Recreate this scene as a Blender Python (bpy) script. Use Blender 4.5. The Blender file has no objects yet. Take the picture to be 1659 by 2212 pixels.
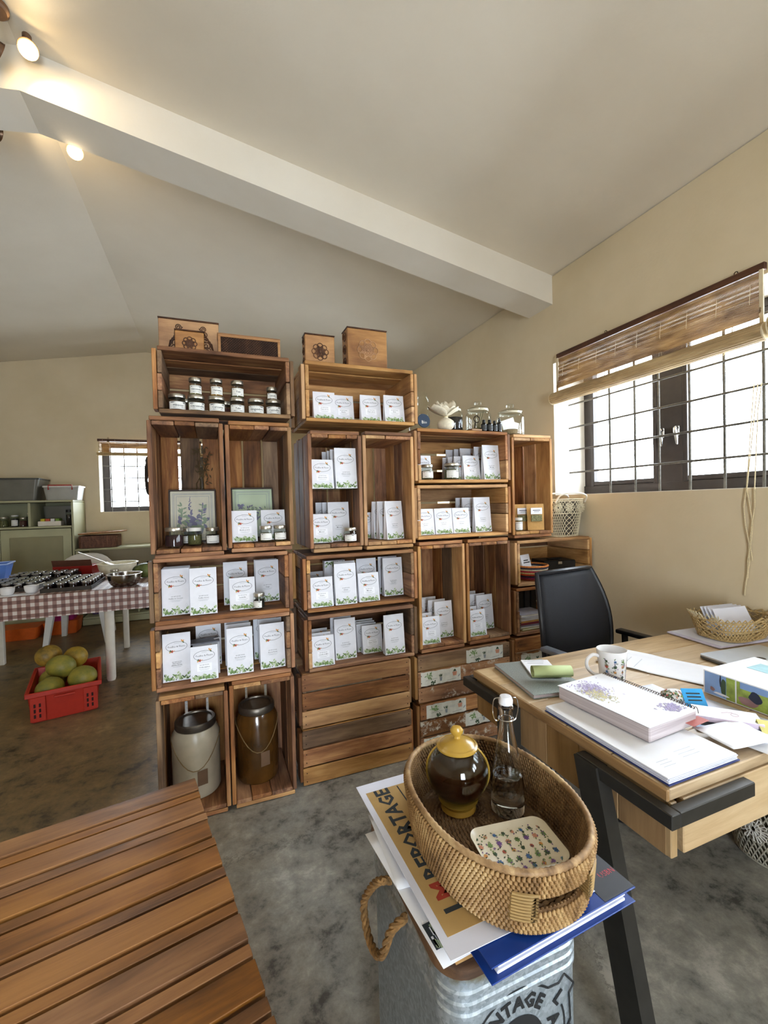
import bpy, bmesh, math, random
from mathutils import Vector, Matrix
R = math.radians
random.seed(7)
sc = bpy.context.scene
col = sc.collection

# ------------------------------------------------------------------ camera
def camera():
    f, yaw, pitch, roll = 945.0, R(21.4), R(1.05), R(1.45)
    fwd = Vector((math.sin(yaw) * math.cos(pitch), math.cos(yaw) * math.cos(pitch), -math.sin(pitch)))
    right = Vector((math.cos(yaw), -math.sin(yaw), 0))
    up = right.cross(fwd)
    r2 = right * math.cos(roll) - up * math.sin(roll)
    u2 = right * math.sin(roll) + up * math.cos(roll)
    cd = bpy.data.cameras.new('camera')
    cd.sensor_fit = 'VERTICAL'; cd.sensor_height = 36.0; cd.sensor_width = 27.0
    cd.lens = 36.0 * f / 2212.0
    cd.clip_start = 0.02; cd.clip_end = 100
    ob = bpy.data.objects.new('camera', cd); col.objects.link(ob)
    m = Matrix((r2, u2, -fwd)).transposed().to_4x4()
    m.translation = Vector((0, 0, 1.40))
    ob.matrix_world = m
    sc.camera = ob
camera()

# ------------------------------------------------------------------ sky, daylight portals, exposure
world = bpy.data.worlds.new('overcast_sky'); sc.world = world
world.use_nodes = True
_bg = world.node_tree.nodes['Background']
_bg.inputs[0].default_value = (0.80, 0.90, 1.0, 1); _bg.inputs[1].default_value = 21.0
sc.view_settings.view_transform = 'Standard'; sc.view_settings.look = 'None'
sc.view_settings.gamma = 1.0; sc.view_settings.use_curve_mapping = False
sc.view_settings.exposure = 0.30
sc.cycles.max_bounces = 8; sc.cycles.diffuse_bounces = 4; sc.cycles.adaptive_min_samples = 20; sc.cycles.glossy_bounces = 3; sc.cycles.adaptive_threshold = .1; sc.cycles.transparent_max_bounces = 16
sc.cycles.transmission_bounces = 8; sc.cycles.sample_clamp_indirect = 6.0
sc.cycles.caustics_refractive = False; sc.cycles.caustics_reflective = False
def portal(name, loc, rot, sx, sy):
    ld = bpy.data.lights.new(name, 'AREA'); ld.shape = 'RECTANGLE'; ld.size = sx; ld.size_y = sy
    ld.cycles.is_portal = True
    o = bpy.data.objects.new(name, ld); col.objects.link(o); o.location = loc; o.rotation_euler = rot
# room: X -3.92..2.36, Y -2.6..6.85, eaves 3.03, ridge at X=-0.78
XL, XR, YN, YB, ZE, XG, ZR = -3.92, 2.36, -2.6, 6.85, 3.03, -0.78, 3.58
WT = 0.38
WINS_R = [(-0.05, 2.549, 1.43, 2.40), (-2.3, -0.55, 1.43, 2.40)]
ADDED_DOOR_R = (4.10, 4.36, 0.0, 2.0)                                        # hidden doorway behind the crate stacks, added for its daylight       # y0,y1,z0,z1 openings in wall_right
WIN_B = (-1.40, -0.10, 1.385, 2.34)                                    # x0,x1,z0,z1 opening in wall_back
ADDED_DOOR_N = (-0.7, 0.3, 0.0, 2.1)                                         # unseen door behind the camera, added for its daylight
for i, (y0, y1, z0, z1) in enumerate(WINS_R + [ADDED_DOOR_R]):
    portal('daylight_portal', (XR + WT + .03, (y0 + y1) / 2, (z0 + z1) / 2), (0, R(90), 0), z1 - z0, y1 - y0)
portal('daylight_portal', ((WIN_B[0] + WIN_B[1]) / 2, YB + WT + .03, (WIN_B[2] + WIN_B[3]) / 2), (R(-90), 0, 0), WIN_B[1] - WIN_B[0], WIN_B[3] - WIN_B[2])
portal('daylight_portal', ((ADDED_DOOR_N[0] + ADDED_DOOR_N[1]) / 2, YN - .23, (ADDED_DOOR_N[2] + ADDED_DOOR_N[3]) / 2), (R(90), 0, 0), ADDED_DOOR_N[1] - ADDED_DOOR_N[0], ADDED_DOOR_N[3] - ADDED_DOOR_N[2])

# ------------------------------------------------------------------ helpers
def lin(c):
    if isinstance(c, str):
        c = [int(c[i:i + 2], 16) / 255 for i in (1, 3, 5)]
        return tuple((x / 12.92 if x <= .04045 else ((x + .055) / 1.055) ** 2.4) for x in c)
    return tuple(c)
MATS = {}
class NT:
    def __init__(s, name):
        s.m = bpy.data.materials.new(name); s.m.use_nodes = True
        s.t = s.m.node_tree; s.b = s.t.nodes['Principled BSDF']; s.out = s.t.nodes['Material Output']
    def n(s, typ, **kw):
        x = s.t.nodes.new(typ)
        for k, v in kw.items(): setattr(x, k, v)
        return x
    def l(s, a, b): s.t.links.new(a, b)
    def setv(s, node, **kw):
        for k, v in kw.items(): node.inputs[k].default_value = v
def rgba(c): return (*lin(c)[:3], 1)
def pm(name, color, rough=.5, metal=0., noise=.10, scale=25., bump=0., spec=.5, trans=0., ior=1.45, emit=None, coat=0., sheen=0.):
    """plain principled surface with a little procedural mottling"""
    if name in MATS: return MATS[name]
    k = NT(name); c = lin(color)
    k.setv(k.b, Roughness=rough, Metallic=metal, IOR=ior)
    k.b.inputs['Specular IOR Level'].default_value = spec
    k.b.inputs['Transmission Weight'].default_value = trans
    k.b.inputs['Coat Weight'].default_value = coat
    tc = k.n('ShaderNodeTexCoord'); nz = k.n('ShaderNodeTexNoise')
    k.setv(nz, Scale=scale, Detail=4.0); k.l(tc.outputs['Object'], nz.inputs['Vector'])
    rp = k.n('ShaderNodeValToRGB')
    rp.color_ramp.elements[0].position = .3; rp.color_ramp.elements[1].position = .7
    rp.color_ramp.elements[0].color = (*[x * (1 - noise) for x in c], 1)
    rp.color_ramp.elements[1].color = (*[min(1, x * (1 + noise)) for x in c], 1)
    k.l(nz.outputs['Fac'], rp.inputs['Fac']); k.l(rp.outputs['Color'], k.b.inputs['Base Color'])
    if bump:
        bp = k.n('ShaderNodeBump'); k.setv(bp, Strength=bump, Distance=.004)
        k.l(nz.outputs['Fac'], bp.inputs['Height']); k.l(bp.outputs['Normal'], k.b.inputs['Normal'])
    if emit:
        k.b.inputs['Emission Color'].default_value = rgba(emit[0]); k.b.inputs['Emission Strength'].default_value = emit[1]
    MATS[name] = k.m; return k.m
def wood(name, dark, mid, light, rough=.6, stretch=(3, 42, 42), var=.35, bump=.25, worn=None, spec=.35):
    """grain runs along local X; every object gets its own shade and offset"""
    if name in MATS: return MATS[name]
    k = NT(name); tc = k.n('ShaderNodeTexCoord'); oi = k.n('ShaderNodeObjectInfo')
    off = k.n('ShaderNodeVectorMath', operation='SCALE'); off.inputs[0].default_value = (7.3, 3.1, 5.7); k.l(oi.outputs['Random'], off.inputs['Scale'])
    ad = k.n('ShaderNodeVectorMath', operation='ADD'); k.l(tc.outputs['Object'], ad.inputs[0]); k.l(off.outputs[0], ad.inputs[1])
    mp = k.n('ShaderNodeMapping'); mp.inputs['Scale'].default_value = stretch; k.l(ad.outputs[0], mp.inputs['Vector'])
    n1 = k.n('ShaderNodeTexNoise'); k.setv(n1, Scale=1.0, Detail=11.0, Roughness=.72, Distortion=.5); k.l(mp.outputs[0], n1.inputs['Vector'])
    mp2 = k.n('ShaderNodeMapping'); mp2.inputs['Scale'].default_value = (stretch[0] * .8, stretch[1] * .16, stretch[2] * .16); k.l(ad.outputs[0], mp2.inputs['Vector'])
    n2 = k.n('ShaderNodeTexNoise'); k.setv(n2, Scale=1.0, Detail=3.0, Roughness=.5, Distortion=1.2); k.l(mp2.outputs[0], n2.inputs['Vector'])
    mx = k.n('ShaderNodeMix'); mx.inputs[0].default_value = .5; k.l(n1.outputs['Fac'], mx.inputs[2]); k.l(n2.outputs['Fac'], mx.inputs[3])
    rp = k.n('ShaderNodeValToRGB'); e = rp.color_ramp.elements
    e[0].position = .36; e[0].color = rgba(dark); e[1].position = .65; e[1].color = rgba(light)
    q = e.new(.5); q.color = rgba(mid)
    k.l(mx.outputs[0], rp.inputs['Fac'])
    hs = k.n('ShaderNodeHueSaturation')
    mr = k.n('ShaderNodeMapRange'); mr.inputs['To Min'].default_value = 1 - var; mr.inputs['To Max'].default_value = 1 + var
    k.l(oi.outputs['Random'], mr.inputs['Value']); k.l(mr.outputs[0], hs.inputs['Value'])
    ms = k.n('ShaderNodeMath', operation='MULTIPLY'); ms.inputs[1].default_value = 13.7; fr = k.n('ShaderNodeMath', operation='FRACT')
    k.l(oi.outputs['Random'], ms.inputs[0]); k.l(ms.outputs[0], fr.inputs[0])
    mr2 = k.n('ShaderNodeMapRange'); mr2.inputs['To Min'].default_value = .82; mr2.inputs['To Max'].default_value = 1.0
    k.l(fr.outputs[0], mr2.inputs['Value']); k.l(mr2.outputs[0], hs.inputs['Saturation'])
    k.l(rp.outputs['Color'], hs.inputs['Color'])
    last = hs.outputs['Color']
    if worn:
        n3 = k.n('ShaderNodeTexNoise'); k.setv(n3, Scale=14.0, Detail=8.0, Roughness=.75); k.l(ad.outputs[0], n3.inputs['Vector'])
        r3 = k.n('ShaderNodeValToRGB'); r3.color_ramp.elements[0].position = worn[1]; r3.color_ramp.elements[1].position = worn[1] + .09
        k.l(n3.outputs['Fac'], r3.inputs['Fac'])
        m3 = k.n('ShaderNodeMix', data_type='RGBA'); m3.inputs[7].default_value = rgba(worn[0])
        k.l(r3.outputs['Color'], m3.inputs[0]); k.l(last, m3.inputs[6]); last = m3.outputs[2]
    k.l(last, k.b.inputs['Base Color'])
    k.setv(k.b, Roughness=rough); k.b.inputs['Specular IOR Level'].default_value = spec
    bp = k.n('ShaderNodeBump'); k.setv(bp, Strength=bump, Distance=.003); k.l(mx.outputs[0], bp.inputs['Height']); k.l(bp.outputs['Normal'], k.b.inputs['Normal'])
    MATS[name] = k.m; return k.m
def thin_glass(name, tint='#ffffff', refl=1.0):
    """thin clear pane or jar wall: mostly see-through, mirrors by Fresnel"""
    if name in MATS: return MATS[name]
    k = NT(name); k.t.nodes.remove(k.b)
    tr = k.n('ShaderNodeBsdfTransparent'); tr.inputs[0].default_value = rgba(tint)
    gl = k.n('ShaderNodeBsdfGlossy'); gl.inputs['Roughness'].default_value = .03
    tc = k.n('ShaderNodeTexCoord'); nz = k.n('ShaderNodeTexNoise'); k.setv(nz, Scale=18.0); k.l(tc.outputs['Object'], nz.inputs['Vector'])
    bp = k.n('ShaderNodeBump'); k.setv(bp, Strength=.04, Distance=.002); k.l(nz.outputs['Fac'], bp.inputs['Height']); k.l(bp.outputs['Normal'], gl.inputs['Normal'])
    lw = k.n('ShaderNodeLayerWeight'); pw = k.n('ShaderNodeMath', operation='POWER'); pw.inputs[1].default_value = 4.0; k.l(lw.outputs['Facing'], pw.inputs[0])
    mu = k.n('ShaderNodeMath', operation='MULTIPLY_ADD'); mu.inputs[1].default_value = .8 * refl; mu.inputs[2].default_value = .045 * refl; mu.use_clamp = True; k.l(pw.outputs[0], mu.inputs[0])
    mx = k.n('ShaderNodeMixShader'); k.l(mu.outputs[0], mx.inputs[0]); k.l(tr.outputs[0], mx.inputs[1]); k.l(gl.outputs[0], mx.inputs[2])
    k.l(mx.outputs[0], k.out.inputs['Surface']); MATS[name] = k.m; return k.m

class MB:
    """collects geometry for ONE mesh object"""
    def __init__(s): s.v = []; s.f = []; s.mi = []
    def add(s, vs, fs, mi=0, M=None):
        b = len(s.v)
        for p in vs:
            p = Vector(p)
            s.v.append(tuple(M @ p if M is not None else p))
        for f in fs: s.f.append([b + i for i in f]); s.mi.append(mi)
        return s
    def box(s, c, d, mi=0, M=None):
        x, y, z = c; a, b, e = d[0] / 2, d[1] / 2, d[2] / 2
        vs = [(x + i * a, y + j * b, z + k * e) for k in (-1, 1) for j in (-1, 1) for i in (-1, 1)]
        return s.add(vs, [(0, 2, 3, 1), (4, 5, 7, 6), (0, 1, 5, 4), (2, 6, 7, 3), (0, 4, 6, 2), (1, 3, 7, 5)], mi, M)
    def cbox(s, c, d, b=.003, mi=0, M=None, seg=1):
        b = min(b, min(d) * .45)
        bm = bmesh.new(); bmesh.ops.create_cube(bm, size=1.0)
        for v in bm.verts: v.co = Vector((v.co.x * d[0], v.co.y * d[1], v.co.z * d[2]))
        bmesh.ops.bevel(bm, geom=list(bm.edges), offset=b, segments=seg, affect='EDGES', profile=.5)
        bm.verts.index_update()
        vs = [v.co + Vector(c) for v in bm.verts]; fs = [[v.index for v in f.verts] for f in bm.faces]
        bm.free(); return s.add(vs, fs, mi, M)
    def lathe(s, prof, n=24, c=(0, 0, 0), mi=0, M=None, cap0=True, cap1=True, sx=1., sy=1.):
        vs = []; fs = []
        for r, z in prof:
            for i in range(n):
                a = 2 * math.pi * i / n; vs.append((c[0] + r * sx * math.cos(a), c[1] + r * sy * math.sin(a), c[2] + z))
        for j in range(len(prof) - 1):
            for i in range(n):
                k = (i + 1) % n; fs.append((j * n + i, j * n + k, (j + 1) * n + k, (j + 1) * n + i))
        if cap0 and prof[0][0] > 1e-6: fs.append(tuple(range(n - 1, -1, -1)))
        if cap1 and prof[-1][0] > 1e-6: fs.append(tuple((len(prof) - 1) * n + i for i in range(n)))
        return s.add(vs, fs, mi, M)
    def tube(s, pts, r, n=6, mi=0, closed=False, M=None, rfun=None):
        P = [Vector(p) for p in pts]; N = len(P); vs = []; fs = []
        up = Vector((0, 0, 1)); prev = None
        for i, p in enumerate(P):
            if closed: t = P[(i + 1) % N] - P[(i - 1) % N]
            else: t = P[min(i + 1, N - 1)] - P[max(i - 1, 0)]
            if t.length < 1e-9: t = Vector((1, 0, 0))
            t.normalize()
            if prev is None:
                a = up.cross(t) if abs(t.dot(up)) < .95 else Vector((1, 0, 0)).cross(t)
            else: a = prev - t * prev.dot(t)
            a.normalize(); b = t.cross(a); prev = a
            rr = rfun(i) if rfun else r
            for k in range(n):
                an = 2 * math.pi * k / n; vs.append(p + a * (rr * math.cos(an)) + b * (rr * math.sin(an)))
        for i in range(N if closed else N - 1):
            j = (i + 1) % N
            for k in range(n):
                q = (k + 1) % n; fs.append((i * n + k, i * n + q, j * n + q, j * n + k))
        if not closed: fs.append(tuple(range(n - 1, -1, -1))); fs.append(tuple((N - 1) * n + k for k in range(n)))
        return s.add(vs, fs, mi, M)
    def poly(s, pts, mi=0, M=None): return s.add(pts, [tuple(range(len(pts)))], mi, M)
    def prism(s, pts2, z0, z1, mi=0, M=None):
        n = len(pts2); vs = [(x, y, z0) for x, y in pts2] + [(x, y, z1) for x, y in pts2]
        fs = [tuple(range(n - 1, -1, -1)), tuple(range(n, 2 * n))] + [(i, (i + 1) % n, n + (i + 1) % n, n + i) for i in range(n)]
        return s.add(vs, fs, mi, M)
    def mesh(s, name, mats, smooth=35):
        me = bpy.data.meshes.new(name); me.from_pydata(s.v, [], s.f)
        if not isinstance(mats, (list, tuple)): mats = [mats]
        for m in mats: me.materials.append(m)
        me.polygons.foreach_set('material_index', s.mi)
        if smooth:
            me.polygons.foreach_set('use_smooth', [True] * len(s.f)); me.set_sharp_from_angle(angle=R(smooth))
        me.update(); return me
    def obj(s, name, mats, parent=None, loc=(0, 0, 0), rot=(0, 0, 0), smooth=35):
        return link(name, s.mesh(name, mats, smooth), parent, loc, rot)
def link(name, me, parent=None, loc=(0, 0, 0), rot=(0, 0, 0), scale=(1, 1, 1)):
    o = bpy.data.objects.new(name, me); col.objects.link(o); o.parent = parent
    o.location = loc; o.rotation_euler = rot; o.scale = scale; return o
def tag(o, label=None, cat=None, group=None, kind=None):
    if label: o['label'] = label
    if cat: o['category'] = cat
    if group: o['group'] = group
    if kind: o['kind'] = kind
    return o
def thing(name, label, cat, loc=(0, 0, 0), rot=(0, 0, 0), group=None):
    return tag(link(name, None, None, loc, rot), label, cat, group)
_tx = {}
def text_mb(s, size, align='CENTER', spacing=1.0, bold=0.0):
    key = (s, size, align, spacing, bold)
    if key not in _tx:
        cu = bpy.data.curves.new('lettering', 'FONT'); cu.body = s; cu.size = size; cu.align_x = align; cu.align_y = 'CENTER'
        cu.resolution_u = 1; cu.space_character = spacing; cu.offset = bold
        ob = bpy.data.objects.new('lettering', cu); me = bpy.data.meshes.new_from_object(ob)
        _tx[key] = ([v.co.copy() for v in me.vertices], [tuple(p.vertices) for p in me.polygons])
        bpy.data.objects.remove(ob); bpy.data.meshes.remove(me); bpy.data.curves.remove(cu)
    return _tx[key]
def arc_pts(c, r, a0, a1, n): return [(c[0] + r * math.cos(R(a0 + (a1 - a0) * i / n)), c[1] + r * math.sin(R(a0 + (a1 - a0) * i / n))) for i in range(n + 1)]
def rrect(w, d, r, n=5):
    p = []
    for cx, cy, a in ((w / 2 - r, d / 2 - r, 0), (-w / 2 + r, d / 2 - r, 90), (-w / 2 + r, -d / 2 + r, 180), (w / 2 - r, -d / 2 + r, 270)):
        p += arc_pts((cx, cy), r, a, a + 90, n)
    return p
def smooth_path(pts, k=5):
    P = [Vector(p) for p in pts]; Q = []
    for i in range(len(P) - 1):
        a, b, c, d = P[max(i - 1, 0)], P[i], P[i + 1], P[min(i + 2, len(P) - 1)]
        for j in range(k):
            t = j / k; Q.append(.5 * ((2 * b) + (c - a) * t + (2 * a - 5 * b + 4 * c - d) * t * t + (3 * b - a - 3 * c + d) * t ** 3))
    return Q + [P[-1]]
_brd = {}
def board(ex, ey, ez, m, bev=.0025):
    """chamfered plank, grain along its longest side: returns (mesh, rotation)"""
    q = lambda v: round(v / .003) * .003
    ex, ey, ez = max(q(ex), .003), max(q(ey), .003), max(q(ez), .003)
    if ex >= ey and ex >= ez: d, rot = (ex, ey, ez), (0, 0, 0)
    elif ey >= ez: d, rot = (ey, ex, ez), (0, 0, R(90))
    else: d, rot = (ez, ey, ex), (0, R(-90), 0)
    key = (tuple(round(v, 4) for v in d), m.name)
    if key not in _brd: _brd[key] = MB().cbox((0, 0, 0), d, bev).mesh('plank', m, 0)
    return _brd[key], rot
def plank(name, c, e, m, parent=None, jit=0., bev=.0025):
    me, rot = board(*e, m, bev)
    if jit: c = tuple(x + random.uniform(-jit, jit) for x in c); rot = tuple(x + random.uniform(-jit, jit) * 2 for x in rot)
    return link(name, me, parent, c, rot)
# ------------------------------------------------------------------ surface materials
def plaster(name, c, c2, rough=.9, sc1=1.6, bump=.12):
    k = NT(name); tc = k.n('ShaderNodeTexCoord')
    a = k.n('ShaderNodeTexNoise'); k.setv(a, Scale=sc1, Detail=6.0, Roughness=.6); k.l(tc.outputs['Object'], a.inputs['Vector'])
    b = k.n('ShaderNodeTexNoise'); k.setv(b, Scale=60.0, Detail=3.0); k.l(tc.outputs['Object'], b.inputs['Vector'])
    rp = k.n('ShaderNodeValToRGB'); rp.color_ramp.elements[0].position = .35; rp.color_ramp.elements[1].position = .68
    rp.color_ramp.elements[0].color = rgba(c2); rp.color_ramp.elements[1].color = rgba(c); k.l(a.outputs['Fac'], rp.inputs['Fac'])
    k.l(rp.outputs['Color'], k.b.inputs['Base Color']); k.setv(k.b, Roughness=rough)
    k.b.inputs['Specular IOR Level'].default_value = .25
    ad = k.n('ShaderNodeMath', operation='MULTIPLY_ADD'); ad.inputs[1].default_value = 3.0; k.l(a.outputs['Fac'], ad.inputs[0]); k.l(b.outputs['Fac'], ad.inputs[2])
    bp = k.n('ShaderNodeBump'); k.setv(bp, Strength=bump, Distance=.006); k.l(ad.outputs[0], bp.inputs['Height']); k.l(bp.outputs['Normal'], k.b.inputs['Normal'])
    MATS[name] = k.m; return k.m
M_WALL = plaster('cream_wall_plaster', '#dccdb0', '#d3c3a3')
M_CEIL = plaster('ceiling_paint', '#e5dccb', '#ddd3c1', sc1=1.1, bump=.08)
M_BEAM = plaster('beam_paint', '#e6dfd2', '#dfd7c8', bump=.08)
M_REVEAL = plaster('white_reveal_paint', '#efeae0', '#e4ddd0')
def concrete():
    k = NT('polished_concrete'); tc = k.n('ShaderNodeTexCoord')
    a = k.n('ShaderNodeTexNoise'); k.setv(a, Scale=1.7, Detail=12.0, Roughness=.72, Distortion=.15); k.l(tc.outputs['Object'], a.inputs['Vector'])
    b = k.n('ShaderNodeTexNoise'); k.setv(b, Scale=11.0, Detail=10.0, Roughness=.75, Distortion=.2); k.l(tc.outputs['Object'], b.inputs['Vector'])
    m = k.n('ShaderNodeMix'); m.inputs[0].default_value = .5; k.l(a.outputs['Fac'], m.inputs[2]); k.l(b.outputs['Fac'], m.inputs[3])
    rp = k.n('ShaderNodeValToRGB'); e = rp.color_ramp.elements
    e[0].position = .405; e[0].color = rgba('#4b4a46'); e[1].position = .60; e[1].color = rgba('#b5b1a7')
    q = e.new(.46); q.color = rgba('#7f7d77'); q = e.new(.54); q.color = rgba('#9a978e')
    k.l(m.outputs[0], rp.inputs['Fac'])
    # half of the slab tinted tan on the kitchen side, with a ragged edge
    sp = k.n('ShaderNodeSeparateXYZ'); k.l(tc.outputs['Object'], sp.inputs[0])
    ma = k.n('ShaderNodeMath', operation='MULTIPLY_ADD'); ma.inputs[1].default_value = 1.2; k.l(a.outputs['Fac'], ma.inputs[0]); k.l(sp.outputs['X'], ma.inputs[2])
    mr = k.n('ShaderNodeMapRange'); k.setv(mr, **{'From Min': .9, 'From Max': .2}); k.l(ma.outputs[0], mr.inputs['Value'])
    tn = k.n('ShaderNodeMix', data_type='RGBA', blend_type='MULTIPLY'); tn.inputs[7].default_value = rgba('#dcbb8a')
    k.l(mr.outputs[0], tn.inputs[0]); k.l(rp.outputs['Color'], tn.inputs[6])
    # hairline cracks
    mp = k.n('ShaderNodeMix', data_type='VECTOR'); mp.inputs[0].default_value = .22; k.l(tc.outputs['Object'], mp.inputs[4]); k.l(b.outputs['Color'], mp.inputs[5])
    vo = k.n('ShaderNodeTexVoronoi', feature='DISTANCE_TO_EDGE'); vo.inputs['Scale'].default_value = 1.15; k.l(mp.outputs[1], vo.inputs['Vector'])
    cr = k.n('ShaderNodeValToRGB'); cr.color_ramp.elements[0].position = .0; cr.color_ramp.elements[1].position = .006
    cr.color_ramp.elements[0].color = (.35, .35, .35, 1); k.l(vo.outputs['Distance'], cr.inputs['Fac'])
    mc = k.n('ShaderNodeMix', data_type='RGBA', blend_type='MULTIPLY'); mc.inputs[0].default_value = .75
    k.l(tn.outputs[2], mc.inputs[6]); k.l(cr.outputs['Color'], mc.inputs[7]); k.l(mc.outputs[2], k.b.inputs['Base Color'])
    rr = k.n('ShaderNodeMapRange'); k.setv(rr, **{'To Min': .28, 'To Max': .6}); k.l(b.outputs['Fac'], rr.inputs['Value']); k.l(rr.outputs[0], k.b.inputs['Roughness'])
    bp = k.n('ShaderNodeBump'); k.setv(bp, Strength=.12, Distance=.004); k.l(b.outputs['Fac'], bp.inputs['Height']); k.l(bp.outputs['Normal'], k.b.inputs['Normal'])
    return k.m
M_FLOOR = concrete()
M_FRAME = pm('dark_brown_aluminium', '#3a3431', .45, .3)
M_BAR = pm('painted_steel_bar', '#5a564f', .5, .4, noise=.3, scale=60)
M_PANE = thin_glass('window_glass')
M_CHROME = pm('chrome', '#c9c9c9', .18, 1.0, noise=.04)
M_DSTEEL = pm('dark_steel', '#5b544c', .35, .9)

# ------------------------------------------------------------------ room shell
def struct(name, mb, mats, smooth=0): return tag(mb.obj(name, mats, smooth=smooth), kind='structure')
struct('floor', MB().box(((XL + XR) / 2, (YN + YB) / 2, -.06), (XR - XL + 2 * WT, YB - YN + 2 * WT, .12)), M_FLOOR)
def wall_y(name, X0, X1, spans, y0, y1, z1):
    """wall running along Y with window openings; reveals in white paint"""
    mb = MB(); xc = (X0 + X1) / 2; dx = X1 - X0; cur = y0
    for (a, b, c, d) in sorted(spans):
        mb.box((xc, (cur + a) / 2, z1 / 2), (dx, a - cur, z1))
        c > 0 and mb.box((xc, (a + b) / 2, c / 2), (dx, b - a, c)); mb.box((xc, (a + b) / 2, (d + z1) / 2), (dx, b - a, z1 - d)); cur = b
    mb.box((xc, (cur + y1) / 2, z1 / 2), (dx, y1 - cur, z1))
    return struct(name, mb, M_WALL)
wr = wall_y('wall_right', XR, XR + WT, WINS_R + [ADDED_DOOR_R], YN - .2, YB + WT, ZE)
wl = wall_y('wall_left', XL - WT, XL, [], YN - .2, YB + WT, ZE)
for (a, b, c, d) in WINS_R:                       # painted reveals lining the openings
    m = MB(); t = .004; x0, x1 = XR + .001, XR + .31
    m.box(((x0 + x1) / 2, b - t / 2, (c + d) / 2), (x1 - x0, t, d - c)); m.box(((x0 + x1) / 2, a + t / 2, (c + d) / 2), (x1 - x0, t, d - c))
    m.box(((x0 + x1) / 2, (a + b) / 2, c + t / 2), (x1 - x0, b - a, t)); m.box(((x0 + x1) / 2, (a + b) / 2, d - t / 2), (x1 - x0, b - a, t))
    m.obj('reveal_lining', M_REVEAL, wr, smooth=0)
def gable(name, y0, y1, op, mat):
    mb = MB(); yc = (y0 + y1) / 2; dy = y1 - y0; x0, x1, z0, z1 = op
    mb.box(((XL + x0) / 2, yc, ZE / 2), (x0 - XL, dy, ZE)); mb.box(((x1 + XR) / 2, yc, ZE / 2), (XR - x1, dy, ZE))
    if z0 > 0: mb.box(((x0 + x1) / 2, yc, z0 / 2), (x1 - x0, dy, z0))
    mb.box(((x0 + x1) / 2, yc, (z1 + ZE) / 2), (x1 - x0, dy, ZE - z1))
    tri = [(XL, ZE), (XR, ZE), (XG, ZR)]
    vs = [(x, y0, z) for x, z in tri] + [(x, y1, z) for x, z in tri]
    mb.add(vs, [(0, 1, 2), (5, 4, 3), (0, 3, 4, 1), (1, 4, 5, 2), (2, 5, 3, 0)])
    return struct(name, mb, mat)
wb = gable('wall_back', YB, YB + WT, WIN_B, M_WALL)
x0, x1, z0, z1 = WIN_B; m = MB(); t = .004
m.box((x0 + t / 2, YB + .15, (z0 + z1) / 2), (t, .29, z1 - z0)); m.box((x1 - t / 2, YB + .15, (z0 + z1) / 2), (t, .29, z1 - z0))
m.box(((x0 + x1) / 2, YB + .15, z0 + t / 2), (x1 - x0, .29, t)); m.box(((x0 + x1) / 2, YB + .15, z1 - t / 2), (x1 - x0, .29, t))
m.obj('reveal_lining', M_REVEAL, wb, smooth=0)
gable('wall_front', YN - .2, YN, ADDED_DOOR_N, M_WALL)
mb = MB(); th = .12
for (xa, za), (xb, zb) in (((XR + WT, ZE - .0595), (XG, ZR)), ((XG, ZR), (XL - WT, ZE - .0595))):
    vs = [(x, y, z + dz) for dz in (0, th) for (x, z) in ((xa, za), (xb, zb)) for y in (YN - .2, YB + WT)]
    mb.add(vs, [(0, 1, 3, 2), (4, 6, 7, 5), (0, 2, 6, 4), (1, 5, 7, 3), (0, 4, 5, 1), (2, 3, 7, 6)])
struct('ceiling', mb, M_CEIL)
mb = MB(); y0, y1, dz = 2.54, 2.795, .205                              # ceiling beam following both slopes
for (xa, za), (xb, zb) in (((XR + .02, ZE), (XG, ZR)), ((XG, ZR), (XL - .02, ZE))):
    vs = [(x, y, z + d) for d in (-dz, .03) for (x, z) in ((xa, za), (xb, zb)) for y in (y0, y1)]
    mb.add(vs, [(0, 1, 3, 2), (4, 6, 7, 5), (0, 2, 6, 4), (1, 5, 7, 3), (0, 4, 5, 1), (2, 3, 7, 6)])
struct('ceiling_beam', mb, M_BEAM)

# ------------------------------------------------------------------ windows
def window_r(name, a, b, c, d, X, mull):
    w = tag(link(name, None), kind='structure'); fr = .035
    m = MB()
    m.cbox((X, (a + b) / 2, c + .033), (.07, b - a, .066), .004); m.cbox((X, (a + b) / 2, d - .025), (.07, b - a, .05), .004)
    m.cbox((X, b - .035, (c + d) / 2), (.05, .07, d - c), .004); m.cbox((X, a + .035, (c + d) / 2), (.07, .07, d - c), .004)
    m.obj('window_frame', M_FRAME, w)
    edges = [b - .07]
    for (y, wd) in mull:
        plank('mullion', (X, y, (c + d) / 2), (.07, wd, d - c - .05), M_FRAME, w); edges += [y + wd / 2, y - wd / 2]
    edges.append(a + .07)
    for i in range(0, len(edges), 2):
        y1_, y0_ = edges[i], edges[i + 1]
        s = MB(); zc = (c + d) / 2; h = d - c - .116
        for yy in (y0_ + .014, y1_ - .014): s.cbox((X - .012, yy, zc), (.05, .028, h), .003)
        s.cbox((X - .012, (y0_ + y1_) / 2, c + .08), (.05, y1_ - y0_ - .056, .028), .003); s.cbox((X - .012, (y0_ + y1_) / 2, d - .064), (.05, y1_ - y0_ - .056, .028), .003)
        sash = s.obj('sash', M_FRAME, w)
        MB().box((X - .01, (y0_ + y1_) / 2, zc + .008), (.004, y1_ - y0_ - .056, h - .056)).obj('pane', M_PANE, sash, smooth=0)
    return w
W1 = window_r('window_1', *WINS_R[0], 2.675, [(1.875, .163), (1.08, .163), (.42, .10)])
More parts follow.
